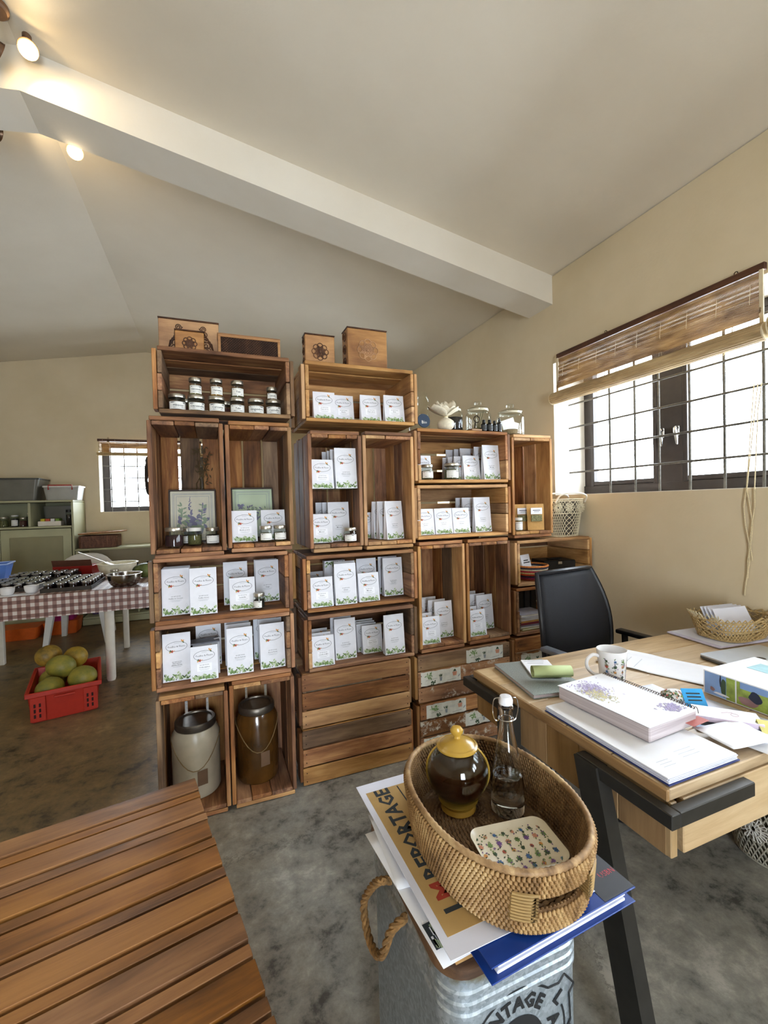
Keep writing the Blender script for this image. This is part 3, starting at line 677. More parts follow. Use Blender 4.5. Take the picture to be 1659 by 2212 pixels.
packets([
 ('1C', 0.14, 0.07, 's', 0, 'Menthe poivrée'),
 ('1C', 0.282, 0.11, 's', 0, '-'),
 ('1D', -0.177, 0.057, 'b', 0, 'Feuilles de Corossol'),
 ('1D', -0.169, 0.09, 'b', 0, ''),
 ('1D', -0.168, 0.15, 'b', 0, ''),
 ('1D', -0.05, 0.048, 'b', 0, 'Feuilles douces'),
 ('1D', 0.099, 0.2, 'b', 0, ''),
 ('1D', 0.122, 0.062, 's', 0, 'Lavandin'),
 ('1D', 0.258, 0.185, 'b', 0, 'Sauge'),
 ('1D', 0.251, 0.2, 'b', 0, ''),
 ('1E', -0.172, 0.038, 'b', 0, 'Anti tension\nplantes douces'),
 ('1E', -0.055, 0.008, 's', 0, 'Orthosiphon'),
 ('1E', -0.047, 0.075, 's', 0, ''),
 ('1E', -0.037, 0.2, 'b', 0, ''),
 ('1E', 0.101, 0.023, 'b', 0, 'Bois de Reinette'),
 ('1E', 0.1, 0.1, 'b', 0, ''),
 ('1E', 0.096, 0.16, 'b', 0, ''),
 ('1E', 0.251, 0.031, 'b', 0, 'Bois de Ronde'),
 ('1E', 0.261, 0.13, 'b', 0, ''),
 ('1E', 0.235, 0.19, 'b', 0, ''),
 ('2A', 0.563, 0.07, 's', 0, 'Tisane du Soir'),
 ('2A', 0.679, 0.07, 's', 0, 'Baume'),
 ('2A', 0.822, 0.07, 's', 0, 'Thym citron'),
 ('2A', 0.948, 0.04, 's', 0, 'Rêve'),
 ('2Bu', 0.499, 0.02, 's', 0, 'Hibiscus menthe'),
 ('2Bu', 0.663, 0.02, 'b', 0, 'Hibiscus menthe'),
 ('2Bu', 0.652, 0.09, 'b', 0, ''),
 ('2Bu', 0.65, 0.15, 'b', 0, ''),
 ('2Bu', 0.634, 0.2, 'b', 0, ''),
 ('2B', 0.505, 0.07, 's', 0, 'Minceur'),
 ('2B', 0.506, 0.09, 's', 0, ''),
 ('2B', 0.637, 0.07, 'b', 0, 'Minceur'),
 ('2B', 0.627, 0.11, 'b', 0, ''),
 ('2B', 0.6, 0.17, 'b', 0, ''),
 ('2C', 0.947, 0.068, 'b', 14, 'Bois vert'),
 ('2C', 0.924, 0.11, 'b', 10, ''),
 ('2C', 0.912, 0.16, 'b', 10, ''),
 ('2C', 0.751, 0.17, 's', 0, '-'),
 ('2D', 0.503, 0.008, 's', 0, 'Détox'),
 ('2D', 0.484, 0.18, 's', 0, ''),
 ('2D', 0.619, 0.17, 'u', 0, ''),
 ('2D', 0.636, 0.008, 'b', 0, 'Détox'),
 ('2D', 0.659, 0.1, 'b', 0, ''),
 ('2D', 0.802, 0.15, 'b', 0, ''),
 ('2D', 0.768, 0.023, 's', 0, 'Minceur'),
 ('2D', 0.94, 0.098, 'b', 0, 'Santé Prise\nde poids'),
 ('2D', 0.94, 0.17, 'b', 0, ''),
 ('2E', 0.505, 0.01, 's', 0, 'Cannelle du Midi'),
 ('2E', 0.492, 0.07, 's', 0, ''),
 ('2E', 0.492, 0.15, 's', 0, ''),
 ('2E', 0.641, 0.06, 'b', 0, 'L’essentiel du Midi'),
 ('2E', 0.638, 0.13, 'b', 0, ''),
 ('2E', 0.803, 0.088, 's', 0, 'Super Trésor'),
 ('2E', 0.785, 0.12, 's', 0, ''),
 ('2E', 0.792, 0.17, 's', 0, ''),
 ('2E', 0.797, 0.22, 's', 0, ''),
 ('2E', 0.907, 0.019, 'b', 0, 'Saveur tropicale'),
 ('3A', 1.169, 0.13, 's', 0, ''),
 ('3A', 1.485, 0.07, 's', 0, 'Moringa'),
 ('3A', 1.451, 0.08, 's', 0, ''),
 ('3A', 1.433, 0.12, 's', 0, ''),
 ('3A', 1.421, 0.17, 's', 0, ''),
 ('3A', 1.6, 0.051, 'b', 0, 'Moringa'),
 ('3A', 1.597, 0.1, 'b', 0, ''),
 ('3A', 1.548, 0.14, 'b', 0, ''),
 ('3A', 1.53, 0.18, 'b', 0, ''),
 ('3A', 1.494, 0.22, 'b', 0, ''),
 ('3B', 1.142, 0.063, 's', 0, 'Tamarin'),
 ('3B', 1.269, 0.07, 's', 0, 'Verveine'),
 ('3B', 1.389, 0.07, 's', 0, 'Verveine'),
 ('3B', 1.162, 0.12, 's', 0, ''),
 ('3B', 1.349, 0.14, 's', 0, ''),
 ('3B', 1.541, 0.07, 'b', 0, 'Fertifaune'),
 ('3B', 1.51, 0.15, 'b', 0, ''),
 ('3B', 1.501, 0.21, 'b', 0, ''),
 ('3C', 1.138, 0.008, 's', 0, 'Digest’plus'),
 ('3C', 1.265, 0.086, 'b', 0, 'Digestion super'),
 ('3C', 1.253, 0.14, 'b', 0, ''),
 ('3C', 1.234, 0.2, 'b', 0, ''),
 ('3C', 1.137, 0.1, 's', 0, ''),
 ('3C', 1.127, 0.16, 'b', 0, ''),
 ('3D', 1.45, 0.008, 's', 0, 'Romarin'),
 ('3D', 1.443, 0.1, 's', 0, ''),
 ('3D', 1.457, 0.16, 's', 0, ''),
 ('3D', 1.573, 0.111, 'b', 0, 'Romarin'),
 ('3D', 1.547, 0.15, 'b', 0, ''),
 ('3D', 1.535, 0.2, 'b', 0, ''),
])

MB().cbox((0, 0, 0), (.240, .30, .005), .001).obj('midshelf_board', thin_glass('greenish_shelf_glass', '#dfeee6'), None, (.593, 2.175 + .17, 1.483))
tag(bpy.data.objects['midshelf_board'], 'thin glass midshelf inside the divided upright crate', 'shelf')

M_FOIL = pm('dark_grey_foil', '#55555c', .4, .3, noise=.2, scale=30)
o = thing('foil_pouch', 'flat dark grey pouch lying on short packets in the fourth row crate', 'pouch', (-.052, 2.215, CR['1E']['fz'] + .1535), (R(0), R(0), R(4)))
MB().cbox((0, 0, .004), (.125, .075, .007), .002).obj('pouch_body', M_FOIL, o); MB().cbox((.05, -.02, .0085), (.03, .012, .002), .0006, 0, Matrix.Rotation(R(20), 4, 'Z')).obj('tear_strip', M_LAB, o)
M_TWIG = pm('dark_twig', '#2a1f18', .9, noise=.3)
o = thing('twig_wreath', 'dark twig wreath hung on the outer side of the leftmost stack', 'wreath', (-.2665, 2.25, 1.47)); m = MB(); rnd = random.Random(4)
for k in range(9):
    ph = rnd.uniform(0, 6.3); m.tube([(.005 * math.sin(3 * t + ph), (.072 + .008 * math.cos(2 * t + ph)) * math.cos(t), .085 + (.080 + .008 * math.cos(3 * t + ph)) * math.sin(t)) for t in [R(15 * q) for q in range(24)]], .0028, 4, closed=True)
m.obj('twigs', M_TWIG, o); m = MB()
for k in range(26): t = rnd.uniform(0, 6.3); y, z = .075 * math.cos(t), .085 + .082 * math.sin(t); m.tube([(0, y, z), (rnd.uniform(-.008, -.002), y * 1.1 + rnd.uniform(-.01, .01), z + rnd.uniform(-.012, .012))], .0012, 4)
tag(m.obj('loose_ends', M_TWIG, o), kind='stuff')
MB().tube([(-.006, 0, .165), (.004, 0, .170), (.010, 0, .169)], .002, 6).obj('hanging_nail', M_NAIL, o)
# ------------------------------------------------------------------ jars
M_JGLASS = thin_glass('jar_glass', '#f2f6f2'); M_SILVER = pm('silver_lid', '#b9b3a6', .32, .9, noise=.06); M_WLID = pm('white_lid', '#d8d6d0', .4)
M_PLAB = pm('jar_label_paper', '#e2e0da', .7, noise=.03)
_jm = {}
def jar_meshes(r, h, lid_h):
    key = (round(r, 4), round(h, 4), round(lid_h, 4))
    if key not in _jm:
        hb = h - lid_h; sh = min(.012, hb * .2)
        prof = [(r * .90, 0), (r, .005), (r, hb - sh), (r * .90, hb - sh * .3), (r * .88, hb)]
        g = MB().lathe(prof, 24); 
        c = [(r * .86, .004), (r * .94, .008)]; c += [(r * .94, (hb - sh) * .86), (r * .6, (hb - sh) * .9), (.001, (hb - sh) * .9)]
        k = MB().lathe(c, 20)
        l = MB().lathe([(r * .96, 0), (r * .98, .002), (r * .98, lid_h - .003), (r * .94, lid_h), (r * .8, lid_h - .0012), (.001, lid_h - .0012)], 28)
        _jm[key] = (g, k, l, hb, sh)
    return _jm[key]
def jar(label, loc, r, h, content, lid=None, text=None, face=0., lid_h=.016, group=None, lab_h=.55, name='glass_jar', labw=62, cat='jar'):
    g, k, l, hb, sh = jar_meshes(r, h, lid_h)
    o = thing(name, label, cat, loc, (0, 0, R(face)), group)
    g.obj('glass_body', M_JGLASS, o); k.obj('contents', content, o); l.obj('lid', lid or M_SILVER, o, (0, 0, hb))
    if text is not None:
        m = MB(); n = 12; z0, z1 = hb * .12, hb * .12 + hb * lab_h; rr = r + .0006
        vs = []
        for j, z in enumerate((z0, z1)):
            for i in range(n + 1):
                a = R(-90 - labw + 2 * labw * i / n); vs.append((rr * math.cos(a), rr * math.sin(a), z))
        m.add(vs, [(i, i + 1, n + 2 + i, n + 1 + i) for i in range(n)])
        lb = m.obj('paper_label', M_PLAB, o)
        t = MB(); bend = lambda x, z: ((rr + .0004) * math.cos(R(-90) + x / rr), (rr + .0004) * math.sin(R(-90) + x / rr), z)
        if text: v, f = text_mb(text, r * .36, 'CENTER', 1.0, .0002); t.add([bend(p.x, (z0 + z1) / 2 + p.y) for p in v], f)
        for q, (zz, ww) in enumerate(((.82, .9), (.18, .6))):
            z = z0 + (z1 - z0) * zz; pts = [bend(-r * ww + 2 * r * ww * i / 6, z) for i in range(7)] + [bend(r * ww - 2 * r * ww * i / 6, z + .0035 * (1 - q * .5)) for i in range(7)]
            t.poly(pts)
        tag(t.obj('label_print', M_INK, lb, smooth=0), kind='stuff')
    return o
def spice(nm, c1, c2): return pm(nm, c1, .9, noise=.45, scale=260, bump=.3)
C_HIB = spice('hibiscus_flakes', '#4a1f20', 0); C_CIT = spice('dried_lemongrass', '#8d8255', 0); C_CUR = spice('curcuma_powder', '#a3732c', 0); C_TUL = spice('dried_tulsi', '#6c6a48', 0)
C_GIN = spice('ginger_powder', '#9a7f52', 0); C_CAN = spice('cinnamon_powder', '#85603a', 0); C_DRK = spice('dark_preserve', '#2a0d14', 0); C_HERB = spice('dried_herb', '#5c5a34', 0); C_BLK = spice('black_tea_leaf', '#1e1713', 0)
fz = CR['1A']['fz'] + .001; GJ = 'spice jars in the top crate'
for i, (x, r, cnt, nm) in enumerate([(-.136, .037, C_HIB, 'Hibiscus'), (-.055, .037, C_CIT, 'Citronnelle'), (.033, .037, C_CUR, 'Curcuma'), (.125, .034, C_TUL, 'Tulsi'), (.211, .038, C_GIN, 'Gingembre'), (.294, .037, C_CAN, 'Cannelle')]):
    jar(f'wide spice jar labelled {nm}, standing on the crate floor, leftmost top crate', (x, 2.205, fz), r, .077, cnt, None, nm, 12 - i * 3, group=GJ)
for i, (x, r, h, cnt, nm) in enumerate([(-.057, .0275, .080, C_CIT, 'Citronnelle'), (.034, .028, .082, C_CUR, 'Curcuma'), (.128, .029, .080, C_TUL, 'Tulsi'), (.288, .025, .062, C_CAN, 'Cannelle')]):
    jar(f'small spice jar labelled {nm} stacked on top of a wider jar', (x, 2.207, fz + .078), r, h, cnt, None, nm, 12 - i * 3, group=GJ)
for i, x in enumerate((-.10, .075)):
    jar(f'{("left", "right")[i]} spice jar standing in shadow behind the top crate front row', (x, 2.30, fz), .034, .077, C_HIB, None, None, group=GJ)
fz = CR['1B']['fz'] + .001
jar('squat jar of dark red preserve beside the flower basket picture', (-.165, 2.19, fz), .039, .088, C_DRK, None, None)
jar('jar of dried leaves with a white lid below the flower basket picture', (-.081, 2.24, fz), .031, .082, C_HERB, M_WLID, None)
jar('jar half hidden behind the white lidded jar', (-.112, 2.312, fz), .031, .078, C_DRK, None, '')
jar('dark jar with a white label in the right corner under the flower basket picture', (-.003, 2.225, fz), .030, .080, C_BLK, None, '', 4)
fz = CR['1C']['fz'] + .001
jar('left dark herb jar in front of the butterfly picture packets', (.236, 2.17, fz), .030, .074, C_HERB, None, '', 6, group='twin herb jars')
jar('right dark herb jar in front of the butterfly picture packets', (.303, 2.172, fz), .030, .074, C_HERB, None, '', 4, group='twin herb jars')
jar('little labelled herb jar beside the lavender tea packet', (.196, 2.178, CR['1D']['fz'] + .001), .026, .074, C_BLK, None, '', -40)
jar('jar of dark hibiscus before the slimming tea packet in midshelf crate', (.668, 2.20, CR['2B']['fz'] + .001), .034, .076, C_HIB, None, '', -8)
fz = CR['3A']['fz'] + .001
jar('small moringa jar at the left corner, top crate of third stack', (1.152, 2.245, fz), .034, .085, C_HERB, None, '', -15)
jar('wider moringa jar beside the short packets, top crate of third stack', (1.312, 2.245, fz), .045, .094, C_HERB, None, '', -20, labw=50)
jar('little white labelled pot beside the kraft pouches', (1.765, 2.222, CR['4A']['fz'] + .001), .024, .082, C_HERB, M_WLID, '', -20, lab_h=.75)

# kraft stand-up pouches
M_KRAFT = pm('kraft_paper', '#b08548', .7, noise=.08, scale=60); M_WIND = pm('pouch_window_herbs', '#6e6a45', .5, noise=.6, scale=160)
def pouch(label, loc, rz):
    o = thing('kraft_pouch', label, 'pouch', loc, (0, 0, R(rz)), 'kraft pouches'); w, h, d = .115, .165, .04; m = MB(); rows = []
    n = 6
    for i in range(n + 1):
        u = i / n; yf = -d / 2 * (1 - u) ** .6 - .001; rows += [(-w / 2 * (.95 + .05 * u), yf * .5, h * u), (0, yf, h * u), (w / 2 * (.95 + .05 * u), yf * .5, h * u), (0, -yf, h * u)]
    fs = [(3, 2, 1, 0), tuple(n * 4 + i for i in range(4))]
    for i in range(n):
        for j in range(4): fs.append((i * 4 + j, i * 4 + (j + 1) % 4, (i + 1) * 4 + (j + 1) % 4, (i + 1) * 4 + j))
    m.add(rows, fs); m.obj('bag', M_KRAFT, o, smooth=60)
    MB().cbox((0, -.019, h * .73), (.075, .004, .04), .001).obj('paper_label', M_LAB, o, smooth=0)
    MB().box((0, -.0205, h * .46), (.07, .006, .04)).obj('clear_window', M_WIND, o, smooth=0)
    MB().box((0, -.0213, h * .76), (.05, .0005, .004)).box((0, -.0213, h * .70), (.036, .0005, .002)).obj('label_print', M_INK, o, smooth=0)['kind'] = 'stuff'
fz = CR['4A']['fz'] + .0005
pouch('front kraft paper pouch with window label in the see-through crate', (1.905, 2.235, fz), -14)
pouch('rear kraft paper pouch half hidden behind the front pouch', (1.853, 2.30, fz), -14)

# framed botanical pictures
M_PFRAME = pm('dark_picture_frame', '#3b2a20', .5); M_MOUNT = pm('cream_picture_paper', '#cfc9b4', .7, noise=.05); M_LINE = pm('grey_blue_print_line', '#8f95a0', .8); M_PFLW = pm('faded_violet_print', '#7b7890', .8); M_PGR2 = pm('faded_green_print', '#8d9c84', .8); M_MINT = pm('mint_picture_paper', '#bcc9ac', .7, noise=.08, scale=6)
def picture(label, loc, w, h, paper, kind, tilt=8):
    o = thing('framed_picture', label, 'picture', loc, (R(-tilt), 0, 0)); m = MB(); b = .008
    for (cx, cz, sx, sz) in ((0, b / 2, w, b), (0, h - b / 2, w, b), (-w / 2 + b / 2, h / 2, b, h - 2 * b), (w / 2 - b / 2, h / 2, b, h - 2 * b)): m.cbox((cx, 0, cz), (sx, .016, sz), .002)
    m.obj('frame', M_PFRAME, o); MB().box((0, .003, h / 2), (w - 2 * b, .004, h - 2 * b)).obj('print_sheet', paper, o, smooth=0)
    m = MB(); y = .0005
    for ins in (.012, .017, .027):
        t = .0016
        for (cx, cz, sx, sz) in ((0, b + ins, w - 2 * b - 2 * ins, t), (0, h - b - ins, w - 2 * b - 2 * ins, t), (-w / 2 + b + ins, h / 2, t, h - 2 * b - 2 * ins), (w / 2 - b - ins, h / 2, t, h - 2 * b - 2 * ins)): m.box((cx, y, cz), (sx, .0006, sz), 0)
    rnd = random.Random(kind)
    def lf(x, z, l, wd, a, mi, k): abs(x) < .062 and leafpoly(m, x * 1.1, .03 + (z - .03) * 1.30, l * 1.25, wd * 1.25, a, mi, y - .0005 - k * 1e-5)
    k = 0
    if kind == 'basket':
        for i in range(60): lf(rnd.gauss(.0, .03), rnd.uniform(.055, .1), .024, .014, rnd.uniform(0, 6.3), rnd.choice((1, 1, 2, 0)), k); k += 1
        for i in range(22): a = i / 21; lf(-.012 + .002 * math.sin(i), .10 + a * .085, .014 * (1.1 - a), .006, R(90 + rnd.choice((-55, 55))), 1, k); k += 1
        for i in range(26): a = i / 25; lf(.035 + .008 * a, .09 + a * .06, .018, .006, R(90 + rnd.choice((-70, 70, 0))), rnd.choice((1, 2)), k); k += 1
        for i in range(16): lf(-.045, .10 + rnd.uniform(0, .05), .02, .007, rnd.uniform(0, 3.1), 2, k); k += 1
        m.poly([(-.05, y - .0004, .068), (.05, y - .0004, .068), (.042, y - .0004, .04), (-.042, y - .0004, .04)], 0)
    else:
        for s in (1, -1):
            lf(-.055, .135, .018, .013, R(90 + s * 45), 1, k); lf(-.055, .135, .012, .009, R(-90 + s * 40), 1, k + 1); k += 2
        for i in range(70): lf(.01 + rnd.gauss(0, .03), .08 + rnd.random() * .06, .014, .006, rnd.uniform(0, 6.3), rnd.choice((0, 1, 2, 2)), k); k += 1
        for i in range(6): m.tube([(.01, y, .05), (.01 + (i - 2.5) * .006, y, .1), (.01 + (i - 2.5) * .014, y, .145)], .0007, 4, 0)
    m.obj('printed_pattern', [M_LINE, M_PFLW, M_PGR2], o, smooth=0)
picture('framed violet print of a flower basket, left upright crate', (-.092, 2.395, CR['1B']['fz'] + .0035), .222, .268, M_MOUNT, 'basket')
picture('framed mint print of a butterfly over flowers', (.198, 2.37, CR['1C']['fz'] + .0035), .215, .268, M_MINT, 'butterfly')
# dried sprig leaning behind the flower basket picture
M_DRY = pm('dried_stem', '#4c3c22', .9, noise=.3)
o = thing('dried_sprig', 'dried plant sprig leaning in the crate above the flower basket picture', 'plant', (-.055, 2.455, CR['1B']['fz'] + .001)); m = MB(); rnd = random.Random(3)
for i in range(7): m.tube([(rnd.uniform(-.006, .006), 0, 0), (rnd.uniform(-.02, .02), .0, .3), (rnd.uniform(-.05, .06), rnd.uniform(-.02, .005), .46 + rnd.uniform(-.1, .03))], .0013, 4)
m.obj('stems', M_DRY, o)
m = MB()
for i in range(60):
    z = rnd.uniform(.3, .48); x = rnd.gauss(.012, .022); a = rnd.uniform(0, 6.3); leafpoly(m, x, z, .022, .006, a, 0, rnd.uniform(-.02, .008))
tag(m.obj('dry_leaves', M_DRY, o), kind='stuff')

# carved wooden boxes on top of the stacks
M_TEAK = wood('honey_teak', '#7a4c20', '#9c6a34', '#b98748', .45, (4, 30, 30), .15, .15, spec=.5); M_CARVE = wood('dark_carved_wood', '#2c170b', '#4a2a14', '#6b401f', .6, (20, 20, 20), .1, .6)
def rosette(m, cx, cz, y, r, n=8):
    for ring, (rr, k, t) in enumerate(((1.0, n, .0042), (.62, n, .005), (.3, 6, .0056))):
        for i in range(k):
            a = 2 * math.pi * (i + .5 * (ring % 2)) / k; pr = r * rr * .36 if ring < 2 else r * .2
            px, pz = cx + r * rr * .72 * math.cos(a), cz + r * rr * .72 * math.sin(a)
            m.tube([(px + pr * math.cos(q), y - t * .5, pz + pr * math.sin(q)) for q in [2 * math.pi * j / 10 for j in range(10)]], .0022, 5, closed=True)
    m.lathe([(.001, .004), (r * .14, .003), (r * .16, 0)], 12, (0, 0, 0), 0, Matrix.Translation((cx, y - .002, cz)) @ Matrix.Rotation(R(90), 4, 'X'))
def scroll(m, cx, cz, y, s, flip=1, axis='x'):
    pts = []
    for i in range(26):
        a = i * .42; r = s * (1 - i / 30); px, pz = cx + flip * r * math.cos(a), cz + r * math.sin(a)
        pts.append((px, y, pz) if axis == 'x' else (y, px, pz))
    m.tube(pts, .0022, 5)
def carved_box(label, loc, w, d, h, kind, rz=0):
    o = thing('carved_box', label, 'box', loc, (0, 0, R(rz)), 'carved wooden boxes'); MB().cbox((0, d / 2, h / 2), (w, d, h), .003).obj('body', M_TEAK, o)
    lid = MB(); lid.cbox((0, d / 2, h + .0035), (w + .004, d + .004, .006), .0015); lid.obj('lid', M_CARVE if kind != 'mesh' else M_TEAK, o)
    m = MB()
    if kind == 'lotus':
        rosette(m, 0, h * .48, 0, min(w, h) * .26); m.obj('carved_rosette', M_CARVE if w < .2 else M_TEAK, o); m = MB()
        for sz in (.18, .5, .82): scroll(m, d / 2, h * sz, -w / 2 - .0015, min(d * .36, h * .15), 1, 'y')
    elif kind == 'flame':
        for cx, f in ((-w * .24, 1), (w * .30, -1)):
            for i in range(5): scroll(m, cx + f * i * .004, h * (.25 + .14 * i), -.001, .022 - .002 * i, f)
            for i in range(5): m.tube([(cx - f * .03, -.002, h * .2), (cx - f * (.02 - i * .008), -.003, h * (.45 + .06 * i)), (cx + f * (.02 + i * .004), -.002, h * (.5 + .08 * i))], .0022, 5)
    else:
        b = .012
        for (cx, cz, sx, sz) in ((0, b / 2, w, b), (0, h - b / 2, w, b), (-w / 2 + b / 2, h / 2, b, h - 2 * b), (w / 2 - b / 2, h / 2, b, h - 2 * b)): m.cbox((cx, -.003, cz), (sx, .005, sz), .001)
        fr = m.obj('front_frame', M_TEAK, o); m = MB(); iw, ih = w - 2 * b, h - 2 * b; nx = 22
        m.box((0, -.0006, h / 2), (iw, .001, ih), 1)
        for i in range(nx + 6):
            for s in (1, -1):
                x0 = -iw / 2 + (i - 3) * iw / nx; x1 = x0 + s * ih; p = [(x0, b), (x1, h - b)]
                a, c = p; lo, hi = -iw / 2, iw / 2
                def clip(a, c):
                    (xa, za), (xc, zc) = a, c; out = []
                    for t in [i_ / 10 for i_ in range(11)]:
                        x = xa + (xc - xa) * t
                        if lo <= x <= hi: out.append((x, -.002, za + (zc - za) * t))
                    return out
                q = clip(a, c)
                if len(q) >= 2: m.tube([q[0], q[-1]], .0013, 4)
    m.obj('carved_pattern' if kind != 'mesh' else 'lattice', [M_CARVE, M_NAIL], o)
zt = CR['1A']['top'] + .0035
carved_box('long carved wooden box at the back on the leftmost stack', (-.078, 2.30, zt), .265, .11, .185, 'flame', 0)
carved_box('small lotus box leaning before the long carved box', (-.075, 2.235, zt), .125, .045, .112, 'lotus', 0)
carved_box('low box with lattice front on the leftmost stack', (.190, 2.19, zt), .285, .09, .098, 'mesh', 0)
zt = CR['2A']['top'] + .0035
carved_box('small lotus carved box on top of the second stack', (.552, 2.27, zt), .158, .07, .165, 'lotus', 0)
carved_box('large lotus carved box on top of the second stack', (.805, 2.235, zt), .225, .10, .212, 'lotus', 0)

# jars, herbal compress and bottles on top of the third stack
zt = CR['3A']['top'] + .0035
M_CLEAR = thin_glass('clear_apothecary_glass', '#fbfdfb', 1.2); M_LINEN = pm('cream_linen', '#dcd2bb', .9, noise=.08, scale=90, bump=.2)
def apothecary(label, loc, r, h, content, fill, stopper=True):
    o = thing('apothecary_jar', label, 'jar', loc); n = 28
    MB().lathe([(r * .92, 0), (r, .008), (r, h * .70), (r * .95, h * .78), (r * .80, h * .85), (r * .78, h * .90), (r * .84, h * .91)], n, cap1=False).obj('glass_body', M_CLEAR, o)
    if stopper:
        MB().lathe([(r * .86, 0), (r * .88, .006), (r * .7, .016), (r * .25, .022), (r * .18, .03), (r * .3, .042), (r * .26, .056), (.001, .062)], n, (0, 0, h * .915)).obj('stopper', M_CLEAR, o)
        MB().lathe([(r * .79, 0), (r * .81, .003), (r * .81, .010), (r * .79, .013)], n, (0, 0, h * .88), cap0=False, cap1=False).obj('seal_ring', M_LINEN, o)
    if content: MB().lathe([(r * .86, .006), (r * .93, .012), (r * .93, h * fill), (r * .5, h * fill + .006), (.001, h * fill + .002)], n).obj('contents', content, o)
    return o
apothecary('tall empty glass jar behind the cloth herbal compress', (1.185, 2.40, zt), .064, .265, None, 0, False)
apothecary('lidded glass jar filled with black tea leaves', (1.398, 2.35, zt), .055, .155, C_BLK, .62)
jr = apothecary('wide lidded glass jar behind the dark dropper bottles', (1.562, 2.335, zt), .079, .160, None, .3)
m = MB(); m.tube([(.02 * math.cos(q) - .04, -.045, .085 + .02 * math.sin(q)) for q in [R(i * 30) for i in range(12)]], .003, 6, closed=True); m.tube([(-.05, -.045, .066), (-.055, -.04, .02)], .004, 6)
m.obj('loupe', M_NAIL, jr); leafm = MB(); [leafm.tube([(0, 0, .01), (.01 * i - .01, .01, .07), (.02 * i - .02, 0, .115 + .01 * i)], .002, 5) for i in range(4)]; leafm.obj('dried_twigs', C_HERB, jr)
MB().lathe([(.066, .006), (.072, .012), (.072, .03), (.001, .036)], 24).obj('contents', C_HERB, jr)
zt4 = CR['4A']['top'] + .004
jr = apothecary('lidded glass jar with papers and shells at the window end', (1.805, 2.335, zt4), .088, .165, None, .3)
m = MB(); m.cbox((-.005, -.02, .085), (.10, .004, .06), .001, 0, Matrix.Rotation(R(-18), 4, 'Y')); m.cbox((.02, .02, .075), (.09, .003, .07), .001, 0, Matrix.Rotation(R(12), 4, 'Y')); m.obj('folded_papers', M_PLAB, jr, smooth=0)
MB().lathe([(.072, .006), (.08, .012), (.081, .035), (.04, .046), (.001, .042)], 24).obj('contents', spice('shells_and_pods', '#8d7a5c', 0), jr)
o = thing('herbal_compress', 'cream cloth herbal compress ball tied with a flared cloth flower', 'compress ball', (1.285, 2.255, zt))
m = MB(); n = 30; prof = [(.006, .0), (.030, .004), (.045, .018), (.050, .036), (.045, .053), (.030, .066), (.014, .074), (.010, .084)]
vs = []; 
for r_, z in prof:
    for i in range(n): a = 2 * math.pi * i / n; q = r_ * (1 + .035 * (1 if i % 2 else -1)); vs.append((q * math.cos(a), q * math.sin(a), z))
fs = [(j * n + i, j * n + (i + 1) % n, (j + 1) * n + (i + 1) % n, (j + 1) * n + i) for j in range(len(prof) - 1) for i in range(n)]; fs.append(tuple(range(n - 1, -1, -1)))
m.add(vs, fs); m.obj('ball', M_LINEN, o, smooth=80)
MB().tube([(.011 * math.cos(q), .011 * math.sin(q), .080) for q in [R(i * 36) for i in range(10)]], .004, 6, closed=True).obj('tie_string', M_CORD, o)
for a, ln, el in ((200, .13, 20), (120, .10, 66), (45, .12, 60), (-20, .09, 30), (165, .10, 50), (-90, .08, 35)):
    m = MB(); vs = []; K = 6
    for i in range(K + 1):
        u = i / K; w = .060 * math.sin(math.pi * min(u * .8 + .06, 1)) ** .8; ca, sa = math.cos(R(a)), math.sin(R(a)); rr = ln * u * math.cos(R(el)) ; z = .084 + ln * u * math.sin(R(el)) * (1 - .15 * u)
        for s in (-1, -.5, 0, .5, 1): vs.append((rr * ca - s * w * sa * .9, (rr * sa + s * w * ca) * .8, z + abs(s) * .014 * u - (0.006 if s == 0 else 0)))
    m.add(vs, [(i * 5 + j, i * 5 + j + 1, i * 5 + 6 + j, i * 5 + 5 + j) for i in range(K) for j in range(4)]); pe = m.obj('cloth_petal', M_LINEN, o, smooth=80)
    pe.modifiers.new('thick', 'SOLIDIFY').thickness = .0015
M_AMBER = pm('dark_dropper_glass', '#0d0b0b', .12, noise=.02, spec=.8); M_BLKP = pm('black_plastic', '#141414', .45)
def dropper(label, loc, r, h, pip):
    o = thing('dropper_bottle', label, 'bottle', loc, group='dark dropper bottles')
    MB().lathe([(r * .9, 0), (r, .003), (r, h * .62), (r * .5, h * .72), (r * .45, h * .78)], 18).obj('glass_body', M_AMBER, o)
    MB().lathe([(r * .55, h * .74), (r * .55, h * .95), (r * .5, h)] if not pip else [(r * .55, h * .7), (r * .55, h * .84), (r * .28, h * .86), (r * .3, h * .97), (.001, h)], 14).obj('cap', M_BLKP, o)
    MB().lathe([(r + .0004, h * .12), (r + .0004, h * .55)], 18, cap0=False, cap1=False).obj('paper_label', pm('dark_label', '#3a3a3a', .6), o)
dropper('left dark glass bottle with flat cap before the wide jar', (1.528, 2.225, zt), .017, .068, False)
dropper('middle dark glass bottle with flat cap before the wide jar', (1.567, 2.222, zt), .018, .070, False)
dropper('dark glass bottle with flat cap, third before the wide jar', (1.605, 2.225, zt), .016, .066, False)
dropper('slim dark bottle with pointed pipette cap before the wide jar', (1.641, 2.228, zt), .014, .088, True)
plank('slab', (1.474, 2.24, zt + .006), (.072, .05, .011), M_TEAK); tag(bpy.data.objects['slab'], 'small wooden block lying beside the dropper bottles', 'block'); bpy.data.objects['slab'].name = 'wooden_block'
o = thing('slate_tag', 'round slate blue tag with chalk lettering beside the tall glass jar', 'tag', (1.128, 2.222, zt), (R(-6), 0, 0)); M_SLATE = pm('slate_blue_board', '#2c3a4c', .8)
